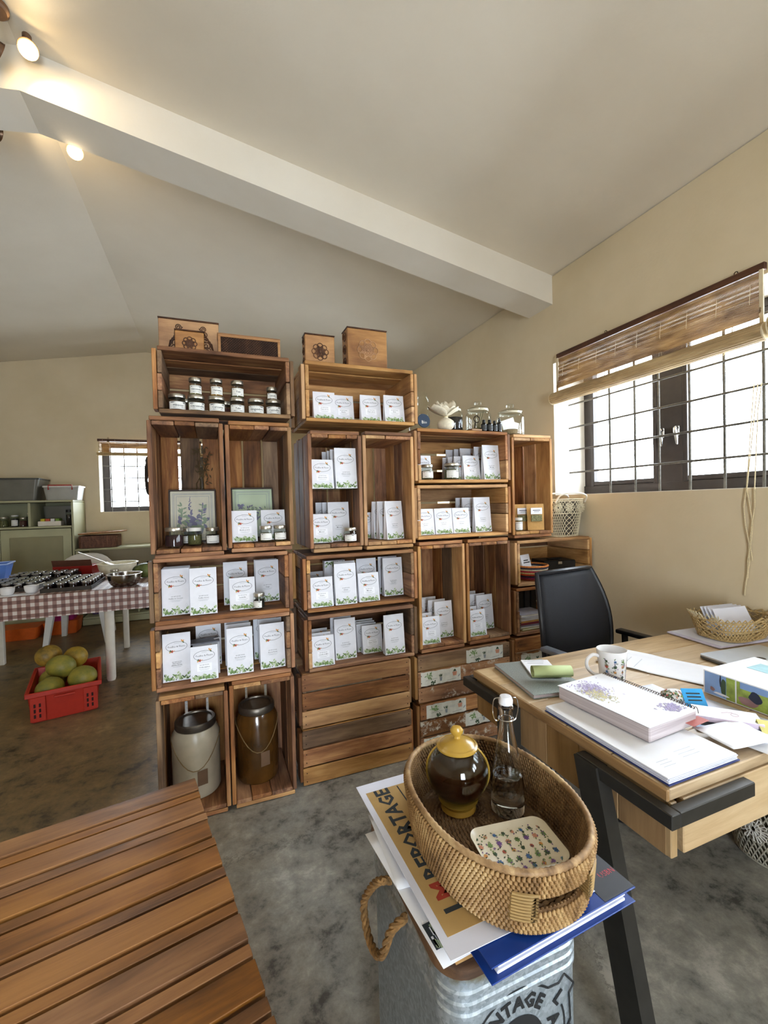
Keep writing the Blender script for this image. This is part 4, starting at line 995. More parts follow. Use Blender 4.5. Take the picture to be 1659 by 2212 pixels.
MB().lathe([(.001, -.004), (.038, -.004), (.04, 0), (.038, .004), (.001, .004)], 24, (0, 0, 0), 0, Matrix.Translation((0, 0, .046)) @ Matrix.Rotation(R(90), 4, 'X')).obj('board', M_SLATE, o)
v, f = text_mb('Bio', .026); MB().add([(p.x, -.0055, .036 + p.y) for p in v], f).obj('chalk_lettering', M_PLAB, o, smooth=0)

# big storage jars on the floor
M_PEW = pm('pewter_lid', '#6e675e', .38, .85, noise=.15); M_CREAMJ = pm('cream_stoneware', '#b5aa94', .28, noise=.18, scale=9, spec=.6); M_AMBJ = pm('amber_glazed_jar', '#4e3212', .15, noise=.5, scale=7, spec=.7, coat=.4); M_STR = pm('jute_string', '#7a6340', .9); M_CARD = pm('brown_card_tag', '#6a503a', .8)
def bigjar(label, loc, r, h, mat, taglow):
    o = thing('storage_jar', label, 'jar', loc); MB().lathe([(r * .94, 0), (r, .012), (r * 1.0, h * .74), (r * .97, h * .80), (r * .86, h * .87), (r * .80, h * .88)], 36).obj('jar_body', mat, o)
    MB().lathe([(r * .84, 0), (r * .86, .004), (r * .86, .028), (r * .82, .034), (r * .70, .034), (r * .68, .028), (.001, .028)], 36, (0, 0, h * .875)).obj('lid', M_PEW, o)
    MB().tube([(r * 1.012 * math.cos(a), r * 1.012 * math.sin(a), h * .76 - .0 if abs(math.sin(a)) < .2 else h * .76 - (.13 * max(0, -math.sin(a)) ** 2 if math.sin(a) < 0 else 0)) for a in [R(i * 12) for i in range(30)]], .0022, 5, closed=True).obj('string', M_STR, o)
    t = MB(); t.cbox((0, -r * 1.03, h * .76 - .13 - .035), (.045, .002, .07), .001); t.obj('tag', M_CARD, o, rot=(0, 0, R(15)), smooth=0)
bigjar('big cream stoneware jar with pewter lid, left floor crate', (-.108, 2.305, CR['1F']['fz'] + .001), .108, .350, M_CREAMJ, 1)
bigjar('big dark amber jar with pewter lid, right floor crate', (.178, 2.300, CR['1G']['fz'] + .001), .102, .378, M_AMBJ, 0)

# basket, boxes and books in the fourth stack
fz = CR['4B']['fz'] + .001; o = thing('coiled_basket', 'small striped coiled basket in the fourth stack crate', 'basket', (1.918, 2.30, fz))
BC = ['#8a3a2a', '#7a2a5a', '#2c2f4f', '#c2492c', '#d8cfa0', '#c23a52', '#d9d4c0', '#33374f', '#d98a4a']
for i, c in enumerate(BC):
    r = .082 + .024 * (i / 8); MB().tube([(r * math.cos(a), r * math.sin(a), .006 + i * .0105) for a in [R(q * 12) for q in range(30)]], .0062, 6, closed=True).obj('coil', pm('coil_' + c[1:], c, .85, noise=.25, scale=120), o)
MB().lathe([(.001, .002), (.083, .002), (.083, .006), (.001, .006)], 24).obj('basket_base', pm('coil_8a3a2a', '#8a3a2a', .85), o)
o = thing('carton', 'small white carton standing in the striped coiled basket', 'box', (1.892, 2.30, fz + .0085), (R(-14), 0, R(18))); MB().cbox((0, 0, .078), (.10, .03, .145), .001).obj('body', M_LAB, o); MB().box((0, -.0154, .112), (.05, .0005, .007)).box((.005, -.0154, .098), (.07, .0005, .007)).obj('print', M_INK, o, smooth=0)
o = thing('cash_box', 'black metal box beside the striped basket', 'box', (2.165, 2.37, fz), (0, 0, R(-12))); MB().cbox((0, 0, .052), (.23, .17, .104), .004).obj('body', M_BLKP, o); MB().cbox((0, -.088, .09), (.03, .006, .02), .002).obj('lock', M_CHROME, o); MB().cbox((0, -.01, .108), (.10, .02, .006), .002).obj('handle', M_BLKP, o)
fz = CR['4C']['fz'] + .001; z = fz
bk = [('#9a9a2c', .285, .20, .012, 'yellow green folder at the bottom of the book pile'), ('#d8d6da', .21, .15, .010, 'white book above the yellow folder'), ('#8f8a9c', .19, .15, .010, 'grey lilac book in the pile'), ('#7c2a3c', .165, .14, .013, 'dark red book in the pile'), ('#c0904a', .17, .15, .011, 'tan book in the pile'), ('#c9c6d4', .15, .14, .012, 'pale notebook in the pile'), ('#d5d2da', .185, .15, .009, 'white notebook in the pile'), ('#b9b6c2', .19, .15, .016, 'torn edged pad on top of the pile')]
for i, (c, w, d, t, lab) in enumerate(bk):
    o = thing('book', lab + ' behind the office chair', 'book', (1.765 + w / 2 + random.uniform(0, .01), 2.22 + d / 2, z), (0, 0, R(random.uniform(-3, 3))), 'books in the crate')
    MB().cbox((0, 0, t / 2), (w, d, t - .003), .001).obj('pages', M_PLAB, o, smooth=0); m = MB(); cm = pm('cover_' + c[1:], c, .6)
    m.box((0, 0, t - .001), (w + .004, d + .004, .0016)); m.box((0, 0, .0008), (w + .004, d + .004, .0016)); i in (2, 3, 4) and m.box((0, -d / 2 - .0012, t / 2), (w + .004, .0016, t)); m.obj('cover', cm, o, smooth=0); z += t + .0006
for i in range(5):
    o = thing('binder', f'{ORD[i]} dark upright binder behind the book pile in the chair crate', 'binder', (1.80 + i * .052, 2.46, fz), (0, 0, 0), 'dark binders'); MB().cbox((0, 0, .105), (.045, .15, .21), .003).obj('cover', pm('binder_%d' % i, ['#23202c', '#3a2c44', '#1c1c20', '#2b2f3a', '#1e1a1a'][i], .55), o)
    MB().lathe([(.008, 0), (.010, .002), (.010, .003)], 12, (0, 0, 0), 0, Matrix.Translation((0, -.0755, .06)) @ Matrix.Rotation(R(90), 4, 'X')).obj('finger_ring', M_CHROME, o)
# crochet bag standing on the fourth stack
M_CROCH = pm('crochet_cotton', '#c9bda0', .95, noise=.2, scale=150)
def crochet(m, fn, nu, nv, r=.0017, step=1):
    """diagonal net: fn(u,v) -> point; two families of strands"""
    for s in (1, -1):
        for i in range(nu):
            m.tube([fn(((i + s * j * .5) / nu) % 1.0, j / nv) for j in range(nv + 1)], r, 4)
def rosette_flower(m, P, r, n=12, th=.0018):
    """crochet flower: P(a,b) maps local 2-D offset to 3-D"""
    for i in range(n):
        a = 2 * math.pi * i / n; c, s = math.cos(a), math.sin(a)
        m.tube([P(.25 * r * c, .25 * r * s), P(r * c - .12 * r * s, r * s + .12 * r * c), P(1.1 * r * c, 1.1 * r * s), P(r * c + .12 * r * s, r * s - .12 * r * c), P(.25 * r * c, .25 * r * s)], th, 4)
    for q in (.25, .6): m.tube([P(q * r * math.cos(t), q * r * math.sin(t)) for t in [2 * math.pi * j / 12 for j in range(12)]], th, 4, closed=True)
zb4 = CR['4B']['top'] + .004
o = thing('crochet_bag', 'cream crochet bag with pale handles standing against the wall', 'bag', (2.190, 2.325, zb4))
def bagf(u, v):
    a = 2 * math.pi * u; rx = .115 + .042 * v; ry = .075 + .02 * v; e = .62
    c, s = math.cos(a), math.sin(a); return (rx * math.copysign(abs(c) ** e, c), ry * math.copysign(abs(s) ** e, s), .245 * v)
m = MB(); crochet(m, bagf, 46, 14, .0022)
for v in (0, .62, .95, 1.0): m.tube([bagf(i / 60, v) for i in range(60)], .003, 5, closed=True)
m.obj('net', M_CROCH, o)
m = MB(); m.prism([(p[0] * .96, p[1] * .96) for p in [bagf(i / 32, 0) for i in range(32)]], 0.001, .005); m.obj('bag_base', M_CROCH, o, smooth=0)
m = MB()
for cx in (-.10, -.005, .09):
    def P(a, b, cx=cx): return (cx + a, -(.075 + .02 * .75) - .003, .19 + b)
    rosette_flower(m, P, .034)
m.obj('crochet_lace', M_CROCH, o)
lin_ = MB(); vs = [bagf(i / 32, v) for v in (.02, .93) for i in range(32)]; lin_.add([(x * .94, y * .94, z) for x, y, z in vs], [(i, (i + 1) % 32, 32 + (i + 1) % 32, 32 + i) for i in range(32)]); lin_.obj('lining', pm('dark_lining', '#4e463c', .95), o)  # dark brown sheet just inside the net
for yy in (-.085, .075): MB().tube(smooth_path([(-.115, yy, .225), (-.09, yy - .02, .27), (-.02, yy - .045, .285), (.06, yy - .05, .28), (.12, yy - .03, .262), (.135, yy, .225)], 4), .0055, 7).obj('handle', pm('pale_cord_handle', '#ded6c6', .7), o)
# ------------------------------------------------------------------ desk
M_OAK = wood('light_oak', '#8d7048', '#b3956a', '#c9af86', .36, (2.2, 34, 34), .12, .12, spec=.5)
M_OAKD = wood('oak_apron', '#7a5831', '#9a7546', '#b18c5a', .5, (2.2, 30, 30), .18, .15)
M_BLKM = pm('black_powder_coated_steel', '#34322e', .42, .4, noise=.15)
DX0, DX1, DY0, DY1, DZ = .927, 2.33, .667, 1.442, .75
o = thing('desk', 'light oak desk with black steel legs below the large window', 'desk', (DX0, DY0, 0))
lx, ly = DX1 - DX0, DY1 - DY0
nb = 5
for i in range(nb):                                                     # butcher-block planks of the top
    w = ly / nb; plank('top_plank', (lx / 2, w * (i + .5), DZ - .014), (lx, w - .0006, .028), M_OAK, o)
plank('edge_strip', (-.0045, ly / 2, DZ - .0145), (.009, ly, .027), M_OAKD, o)
for i in range(6):                                                      # left apron, glued blocks
    w = (ly - .02) / 6; plank('apron_block', (.010, .01 + w * (i + .5), DZ - .0285 - .0655), (.02, w - .0006, .130), M_OAKD, o)
plank('drawer_front', (lx / 2 + .02, .008, DZ - .0285 - .066), (lx - .04, .018, .127), M_OAK, o)
plank('corner_post', (.0105, .008, DZ - .0285 - .066), (.02, .019, .127), M_OAK, o)
plank('rear_apron', (lx / 2 + .02, ly - .012, DZ - .0285 - .066), (lx - .04, .018, .127), M_OAKD, o)
plank('desk_underside', (lx / 2 + .02, ly / 2, DZ - .155), (lx - .05, ly - .05, .006), M_OAKD, o)
def legframe(near):
    m = MB(); s = 1 if near else -1; y0 = 0 if near else ly; X = -.024; zt = DZ - .047
    Y = lambda d: y0 + s * d
    m.cbox((X, (Y(-.03) + Y(.235 if near else .27)) / 2, zt), (.026, .265 if near else .30, .034), .002)                       # bar along the end
    m.cbox((.119, Y(-.017), zt), (.2585, .026, .034), .002)                                       # bar round the corner
    p0 = Vector((X, Y(.200 if near else .235), zt - .017)); p1 = Vector((X, Y(.035 if near else .232), .0))
    d = (p1 - p0); L = d.length; a = math.atan2(d.y, -d.z)
    w = .072
    vs = [(X + sx * .020, p.y + q * w / 2, p.z) for p in (p0 + Vector((0, 0, .03)), p1) for sx, q in ((-1, -1), (1, -1), (1, 1), (-1, 1))]
    m.add(vs, [(3, 2, 1, 0), (4, 5, 6, 7), (0, 1, 5, 4), (1, 2, 6, 5), (2, 3, 7, 6), (3, 0, 4, 7)])
    return m
legframe(True).obj('leg', M_BLKM, o); legframe(False).obj('leg', M_BLKM, o)
for yy in (.09, ly - .09): MB().cbox((lx - .06, yy, .32), (.05, .05, .62), .004).obj('leg', M_BLKM, o)
T0 = DZ + .0015
# ------------------------------------------------------------------ office chair
M_MESH = pm('black_chair_mesh', '#12131a', .7, noise=.2, scale=300, bump=.2); M_CHP = pm('black_chair_plastic', '#15151a', .4); M_ARM = pm('worn_silver_armrest', '#8c929c', .35, .6)
o = thing('office_chair', 'black mesh office chair with armrests pushed behind the desk', 'chair', (1.79, 1.60, 0), (0, 0, R(6)))
m = MB(); nu, nv = 12, 12; vs = []
def backp(u, v, off=0):
    w = .250 + .020 * math.sin(v * 2.6) - .055 * v * v; x = u * w; z = .56 + .455 * v + .012 * (1 - u * u) * v; y = .16 + .09 * v - .05 * (1 - u * u) * 1.0 - .03 * math.sin(v * 3.1)
    return (x, y * 1 + off, z)
vs = [backp(-1 + 2 * i / nu, j / nv) for j in range(nv + 1) for i in range(nu + 1)]
m.add(vs, [(j * (nu + 1) + i, j * (nu + 1) + i + 1, (j + 1) * (nu + 1) + i + 1, (j + 1) * (nu + 1) + i) for j in range(nv) for i in range(nu)])
q = m.obj('backrest_mesh', M_MESH, o, smooth=80); q.modifiers.new('thick', 'SOLIDIFY').thickness = .006
fr = [backp(-1, j / 10) for j in range(11)] + [backp(-1 + 2 * i / 10, 1) for i in range(1, 11)] + [backp(1, 1 - j / 10) for j in range(1, 11)] + [backp(1 - 2 * i / 10, 0) for i in range(1, 10)]
MB().tube(fr, .013, 8, closed=True).obj('back_frame', M_CHP, o)
MB().tube([(0, .22, .80), (0, .25, .62), (0, .20, .45), (0, .05, .40)], .022, 8).obj('back_stem', M_CHP, o)
m = MB(); m.cbox((0, -.02, .455), (.47, .45, .075), .035, seg=3); m.obj('seat', M_MESH, o, smooth=60)
for s in (-1, 1):
    a = MB(); a.cbox((s * .285, .005, .672), (.05, .27, .024), .008, seg=2); arm = a.obj('armrest', M_ARM if s < 0 else M_CHP, o)
    MB().tube([(s * .285, .10, .66), (s * .28, .09, .52), (s * .22, .04, .43)], .016, 8).obj('armrest_post', M_CHP, arm)
MB().lathe([(.03, .12), (.03, .40), (.06, .415), (.001, .416)], 16).obj('gas_column', M_CHP, o)
for i in range(5):
    a = R(72 * i + 10); c, s = math.cos(a), math.sin(a); l = MB().tube([(0, 0, .12), (.16 * c, .16 * s, .10), (.29 * c, .29 * s, .068)], .02, 8, rfun=lambda k: (.026, .02, .014)[k]).obj('base_leg', M_CHP, o)
    MB().lathe([(.008, -.022), (.026, -.02), (.028, 0), (.026, .02), (.008, .022)], 14, (0, 0, 0), 0, Matrix.Translation((.29 * c, .29 * s, .0285)) @ Matrix.Rotation(a, 4, 'Z') @ Matrix.Rotation(R(90), 4, 'X')).obj('castor', M_CHP, l)
# ------------------------------------------------------------------ things on the desk
M_FAINT = pm('faint_grey_ink', '#bfc3cc', .8)
M_PAPER = pm('white_paper', '#e8e8ec', .7, noise=.015); M_PAPERB = pm('bluish_paper', '#dadcea', .7, noise=.015); M_PAGES = wood('page_edges', '#9d8f92', '#b9adb0', '#cfc6c8', .85, (2, 2, 420), .03, .1)
def sheet(label, cx, cy, w, d, rz, z=T0, mat=None, lines=6, name='paper_sheet', curl=0., group=None, lw=.6):
    o = thing(name, label, 'paper', (cx, cy, z), (0, 0, R(rz)), group); m = MB(); n = 8
    vs = [(-w / 2 + w * i / n, -d / 2 + d * j / n, curl * (max(0, abs(i / n - .5) - .3) * 5) ** 2 * (1 if j > n / 2 else .4)) for j in range(n + 1) for i in range(n + 1)]
    m.add(vs, [(j * (n + 1) + i, j * (n + 1) + i + 1, (j + 1) * (n + 1) + i + 1, (j + 1) * (n + 1) + i) for j in range(n) for i in range(n)])
    q = m.obj('sheet', mat or M_PAPER, o, smooth=60); q.modifiers.new('thick', 'SOLIDIFY').thickness = .0006
    if lines:
        t = MB(); rnd = random.Random(label)
        for i in range(lines): ww = w * lw * rnd.uniform(.4, 1); t.box((-w * .4 + ww / 2, d * .36 - i * d * .1, .0006), (ww, .0022, .0002))
        t.obj('faint_print', M_FAINT, o, smooth=0)
    return o
def book(name, label, cat, cx, cy, w, d, h, rz, cover, z=T0, pages=M_PAGES):
    o = thing(name, label, cat, (cx, cy, z), (0, 0, R(rz))); MB().cbox((0, 0, h / 2), (w - .004, d - .004, h - .003), .0012).obj('pages', pages, o, smooth=0)
    m = MB(); m.cbox((0, 0, h - .001), (w, d, .002), .0006); m.cbox((0, 0, .001), (w, d, .002), .0006); m.obj('cover', cover, o, smooth=0); return o
M_GLIT = pm('grey_glitter_cover', '#8d9490', .35, .3, noise=.5, scale=420)
book('notebook', 'grey glitter notebook under the receipt pad at the desk end', 'notebook', 1.081, 1.268, .205, .29, .014, -10, M_GLIT)
M_CELA = pm('pale_green_receipt_paper', '#b3c08a', .7, noise=.04)
o = thing('receipt_pad', 'open receipt pad with rolled pale green pages on the grey notebook', 'notepad', (1.105, 1.262, T0 + .0155), (0, 0, R(-24)))
MB().cbox((0, .05, .003), (.105, .16, .006), .001).obj('white_pages', M_PAPER, o, smooth=0)
m = MB()
for i in range(4): m.box((-.02 + .03 * (i % 2), .115 - .02 * (i // 2), .0064), (.045 if i < 2 else .03, .002, .0003))
m.obj('printed_lines', M_GINK, o, smooth=0)
pts = [(-.035, .009)] + [(-.03 + .024 * math.sin(R(t)), .026 - .020 * math.cos(R(t))) for t in range(-10, 300, 22)]
vs = [(sx * .058 + (.018 if sx > 0 else 0), y - .02, z + .0035) for sx in (-1, 1) for y, z in pts]; n = len(pts)
MB().add(vs, [(i, i + 1, n + i + 1, n + i) for i in range(n - 1)]).obj('rolled_page', M_CELA, o, smooth=60).modifiers.new('thick', 'SOLIDIFY').thickness = .001
# flower mug
M_CHINA = pm('white_china', '#e6e4e4', .18, noise=.02, spec=.6)
def flower_strip(m, fn, h, rnd, cols, n=34, base=0):
    """column of little printed flowers; fn(dx, dz, k) -> 3-D point"""
    zs = [h * (i + .5) / 5 for i in range(5)]; k = base
    for i, z in enumerate(zs):
        c = cols[i % len(cols)]; s = .0075 if i % 2 else .0055
        for q in range(7):
            t = MB(); leafpoly(t, 0, z, s, s * .5, q * .9, c); m.poly([fn(p[0], p[2], k) for p in t.v], c); k += 1
    for i in range(n):
        t = MB(); leafpoly(t, rnd.gauss(0, .004), rnd.uniform(0, h), .006, .0026, rnd.uniform(0, 6.3), rnd.choice((2, 3, 3, 2, 9))); m.poly([fn(p[0], p[2], k) for p in t.v], rnd.choice((2, 3, 3, 9))); k += 1
o = thing('mug', 'white china mug printed with upright wildflower columns', 'mug', (1.285, 1.13, T0))
H = .120; rr = lambda z: .040 + .010 * (z / H) ** 1.6
prof = [(.034, 0), (.039, .002)] + [(rr(H * i / 8), H * i / 8) for i in range(1, 9)] + [(rr(H) - .002, H + .0015), (rr(H) - .004, H)] + [(rr(H * i / 8) - .004, max(H * i / 8, .006)) for i in range(7, -1, -1)] + [(.001, .006)]
MB().lathe(prof, 36).obj('cup', M_CHINA, o)
MB().tube(smooth_path([(-.044, 0, .098), (-.066, 0, .103), (-.086, 0, .086), (-.086, 0, .060), (-.066, 0, .036), (-.039, 0, .028)]), .006, 8).obj('handle', M_CHINA, o, rot=(0, 0, R(-22)))
m = MB(); rnd = random.Random(5)
for i in range(9):
    a = R(-160 + i * 34)
    def fn(x, z, k, a=a): zz = .008 + z; r_ = rr(zz) + .0005 + k * 4e-6; return (r_ * math.cos(a + x / r_), r_ * math.sin(a + x / r_), zz)
    flower_strip(m, fn, .092, rnd, [(6, 9, 8, 7, 3), (8, 8, 6, 3, 8), (7, 3, 6, 5, 2)][i % 3])
m.obj('flower_print', INKS, o, smooth=0)
# loose papers, folder, spiral book
sheet('bright blank sheet lying behind the mug', 1.575, 1.18, .21, .38, 24, lines=3, curl=.006)
o = thing('paper_folder', 'thick stack of bluish papers in a dark folder under the spiral book', 'papers', (1.057, .870, T0), (0, 0, R(0)))
MB().cbox((0, 0, .001), (.25, .395, .002), .0005).obj('folder_cover', pm('navy_folder', '#1e2c6a', .5), o, smooth=0)
for i in range(5): MB().cbox((.002 * (i % 2), .002 * (i % 3), .0035 + i * .0026), (.243, .388, .0024), .0006).obj('paper_layer', M_PAPERB if i < 4 else M_PAPER, o, smooth=0)
m = MB(); [m.box((.02, -.15 + .012 * i, .0152), (.06, .0016, .0002)) for i in range(3)]; [m.box((-.07, -.16 + .01 * i, .0152), (.04, .0014, .0002)) for i in range(3)]; m.obj('faint_print', M_FAINT, o, smooth=0)
zs = T0 + .0165
o = thing('spiral_book', 'thick spiral bound book with purple lavender cover', 'book', (1.115, .945, zs), (0, 0, R(4)))
w, d, h = .205, .30, .042
MB().cbox((0, 0, h / 2), (w - .004, d - .004, h - .002), .003).obj('pages', M_PAGES, o); cv = MB().cbox((0, 0, h), (w, d, .0016), .0005).obj('cover', M_PAPER, o, smooth=0)
M_LAV = pm('lavender_print', '#a79ac0', .7, noise=.3, scale=60); M_LAVY = pm('straw_print', '#c2b98a', .7, noise=.3, scale=60); M_SPI = pm('brown_wire', '#3c2c26', .4, .5)
rnd = random.Random(9); k = 0
for cx, cy, sx, sy, mt, n in ((-.035, .075, .034, .034, M_LAV, 420), (-.055, .040, .028, .034, M_LAVY, 200), (.055, -.112, .020, .018, M_LAV, 180)):
    m = MB()
    for i in range(n):
        x, y = rnd.gauss(cx, sx * .7), rnd.gauss(cy, sy * .7); L, a = rnd.uniform(.008, .022), rnd.gauss(R(55), .5); wd = .0034
        if abs(x) > w / 2 - .014 or abs(y) > d / 2 - .014: continue
        t = MB(); leafpoly(t, x, y, L * .6, wd, a, 0); m.poly([(p[0], p[2], h + .0011 + k * 1e-6) for p in t.v]); k += 1
    tag(m.obj('lavender_print', mt, cv, smooth=0), kind='stuff')
m = MB()
for i in range(38):
    y = -d / 2 + .008 + (d - .016) * i / 37; m.tube([(w / 2 - .006 + .010 + .0135 * math.cos(t), y + .0008 * math.sin(t), h * .62 + .021 * math.sin(t)) for t in [R(25 * j) for j in range(14)]], .0011, 4)
m.obj('spiral_wire', M_SPI, o)
MB().box((.085, -.155, .018), (.07, .03, .0006)).obj('page_marker', pm('red_marker_tab', '#b4645c', .6), o, smooth=0)
sheet('white sheet sticking out right of the spiral book', 1.335, .99, .13, .17, -4, lines=0, z=T0)
sheet('long pale sheet running under the notepad', 1.378, .805, .17, .30, 6, mat=M_PAPERB, z=T0 + .001, lines=4)
sheet('curled white sheet at the near desk edge', 1.265, .735, .15, .11, -6, z=T0 + .0175, lines=0, curl=.004)
sheet('pale sheet at the very front edge of the desk', 1.36, .70, .20, .055, 10, z=T0 + .003, lines=2)
# painted pebbles
M_STONE = pm('painted_white_stone', '#d6d2cc', .35, noise=.12, scale=30)
def pebble(label, loc, a, b, c, rz, flowers):
    o = thing('painted_stone', label, 'stone', loc, (0, 0, R(rz))); m = MB(); n = 24
    m.lathe([(.02, 0)] + [(math.cos(R(t)), math.sin(R(t))) for t in range(-70, 90, 16)] + [(.001, 1)], n)
    m.v = [(x * a, y * b, c + z * c * (1 if z > -.99 else 1)) for x, y, z in m.v]; m.obj('stone', M_STONE, o, smooth=80)
    t = MB(); rnd = random.Random(label); k = 0
    for i in range(flowers):
        az, el = rnd.uniform(R(150), R(380)), rnd.uniform(R(5), R(60)); p = Vector((a * math.cos(az) * math.cos(el), b * math.sin(az) * math.cos(el), c + c * math.sin(el))) * 1.0
        nrm = Vector(((p.x) / a ** 2, p.y / b ** 2, (p.z - c) / c ** 2)).normalized(); u = nrm.orthogonal().normalized(); v = nrm.cross(u); col_ = rnd.choice((2, 3, 3, 7, 5, 2))
        q = MB(); leafpoly(q, 0, 0, .009, .005, rnd.uniform(0, 6.3), col_); t.poly([tuple(p + nrm * (.0009 + k * 2e-6) + u * x + v * z) for x, y, z in q.v], col_); k += 1
    if flowers: t.obj('flower_print', INKS, o, smooth=0)
pebble('round white stone painted with pink roses beside the mug papers', (1.335, .945, T0 + .002), .040, .030, .020, -15, 60)
pebble('flat white stone painted with one dark stroke beside the spiral wire', (1.275, .892, T0 + .002), .034, .026, .010, -20, 10)
# cards, notepad, tag
M_SKY = pm('sky_blue_card', '#2f9ad6', .5, noise=.2, scale=18); M_SLC = pm('slate_blue_card', '#7f93ae', .5)
o = thing('blue_card', 'bright blue card standing beside the painted stones', 'card', (1.352, .882, T0 + .003), (R(-38), 0, R(-28))); MB().cbox((0, 0, .03), (.062, .0012, .06), .0004).obj('card', M_SKY, o, smooth=0); m = MB(); [m.box((0, -.0009, .045 - .01 * i), (.04, .0003, .004)) for i in range(3)]; m.obj('dark_print', M_INK, o, smooth=0)
o = thing('postcard', 'slate blue postcard lying under the pink notepad', 'card', (1.325, .79, T0 + .0035), (0, 0, R(-42))); MB().cbox((0, 0, .001), (.16, .10, .002), .0005).obj('card', M_SLC, o, smooth=0); MB().box((-.04, -.01, .0021), (.05, .03, .0002)).obj('dark_print', M_INK, o, smooth=0)
o = thing('note_pad', 'pale pink notepad with ruled edge on the desk papers', 'notepad', (1.352, .805, T0 + .0068), (0, 0, R(-47))); MB().cbox((0, 0, .007), (.155, .075, .014), .0008).obj('pages', pm('pink_page_edge', '#dcc9dc', .7), o, smooth=0); MB().box((0, 0, .0147), (.155, .075, .0006)).obj('top_sheet', M_PAPER, o, smooth=0)
m = MB(); m.tube([(.02 + .009 * math.cos(R(t)), .0 + .009 * math.sin(R(t)), .0153) for t in range(0, 360, 30)], .0006, 4, closed=True); m.tube([(-.01, .004, .0153), (.005, .012, .0153), (.018, .014, .0153)], .0006, 4); m.obj('faint_drawing', pm('pink_ink', '#cfa8b8', .7), o)
o = thing('hang_tag', 'small pale yellow folded tag by the pink notepad', 'tag', (1.385, .722, T0 + .005), (0, 0, R(-30))); MB().add([(-.02, -.015, 0), (.02, -.015, 0), (.022, .01, .022), (-.018, .014, .026), (-.02, .02, 0), (.02, .02, 0)], [(0, 1, 2, 3), (3, 2, 5, 4)]).obj('tag_paper', pm('pale_yellow_card', '#d8cf84', .7), o, smooth=0).modifiers.new('thick', 'SOLIDIFY').thickness = .0008
# photo box
o = thing('photo_box', 'white flat box with photographs along its side', 'box', (1.60, .845, T0), (0, 0, R(0)))
MB().cbox((.03, .01, .038), (.27, .205, .076), .0012).obj('box_body', M_PAPER, o, smooth=0)
M_PSKY = pm('photo_sky', '#7f9cc8', .4, noise=.15, scale=9); M_PGRS = pm('photo_grass', '#8a9a44', .4, noise=.35, scale=40); M_PSOIL = pm('photo_soil', '#8a6a68', .4, noise=.2); M_PDK = pm('photo_dark', '#23283a', .4)
def photo(name, u0, u1, elems):
    m = MB(); X = .03 - .135 - .0006
    for (a, b, c, d, mi, k) in elems:
        sh = ((a, c), (b, c), (b, d), (a, d)) if mi in (0, 1) else [((a + b) / 2 + (b - a) / 2 * math.cos(t) * (1 + .15 * math.sin(3 * t + a * 9)), (c + d) / 2 + (d - c) / 2 * math.sin(t) * (1 + .15 * math.cos(2 * t + c * 7))) for t in [R(20 * z) for z in range(18)]]
        m.poly([(X - k * 2e-5, .112 - (u0 + (u1 - u0) * p) * .205, .076 * q) for p, q in sh][::-1], mi)
    m.obj(name, [M_PSKY, M_PGRS, M_PSOIL, M_PDK, M_PAPER, M_DGRN], o, smooth=0)
photo('photograph', .02, .46, [(0, 1, .04, .96, 0, 0), (.72, 1, .04, .96, 1, 1), (.55, .72, .04, .9, 5, 2), (.5, .56, .5, .95, 3, 3), (.18, .34, .2, .38, 2, 4), (.3, .8, .12, .22, 4, 5)])
photo('photograph', .48, .94, [(0, 1, .04, .96, 1, 0), (.1, 1, .7, .96, 0, 1), (.05, .6, .06, .42, 2, 2), (.35, .72, .3, .72, 3, 3)])
MB().cbox((.07, .02, .0765), (.075, .085, .0012), .0004).obj('blue_sticker', pm('pale_blue_sticker', '#a9d2dc', .6), o, rot=(0, 0, 0), smooth=0)
# laptop
M_ALU = pm('silver_aluminium', '#c6ccd4', .38, .35, noise=.03)
o = thing('laptop', 'closed silver laptop with dark fruit emblem', 'laptop', (1.95, 1.035, T0), (0, 0, R(-6)))
m = MB(); m.prism(rrect(.33, .235, .014), .003, .010); m.prism(rrect(.322, .227, .014), 0, .003); m.obj('base', pm('laptop_grey_edge', '#6d7178', .4, .7), o, smooth=40); MB().prism(rrect(.33, .235, .014), .0108, .0165).obj('lid', M_ALU, o, smooth=40)
m = MB(); ap = []
for i in range(28):
    a = 2 * math.pi * i / 28; r_ = .017 * (1 - .14 * math.exp(-((a - R(90)) / .3) ** 2) - .10 * math.exp(-((a - R(270)) / .3) ** 2)) * (1 + .05 * math.cos(2 * a)); x, y = r_ * math.cos(a) * .95, r_ * math.sin(a)
    if (x - .020) ** 2 + (y - .003) ** 2 < .0095 ** 2:
        g = math.atan2(y - .003, x - .020); x, y = .020 + .0095 * math.cos(math.pi) * 1.0, y
    ap.append((x, y))
m.prism(ap, .0166, .0169); t = MB(); leafpoly(t, .0, .018, .011, .006, R(50), 0); m.prism([(p[0], p[2]) for p in t.v], .0166, .0169); m.obj('emblem', pm('emblem_dark', '#2a2c30', .3, .6), o, rot=(0, 0, R(180)), smooth=0)
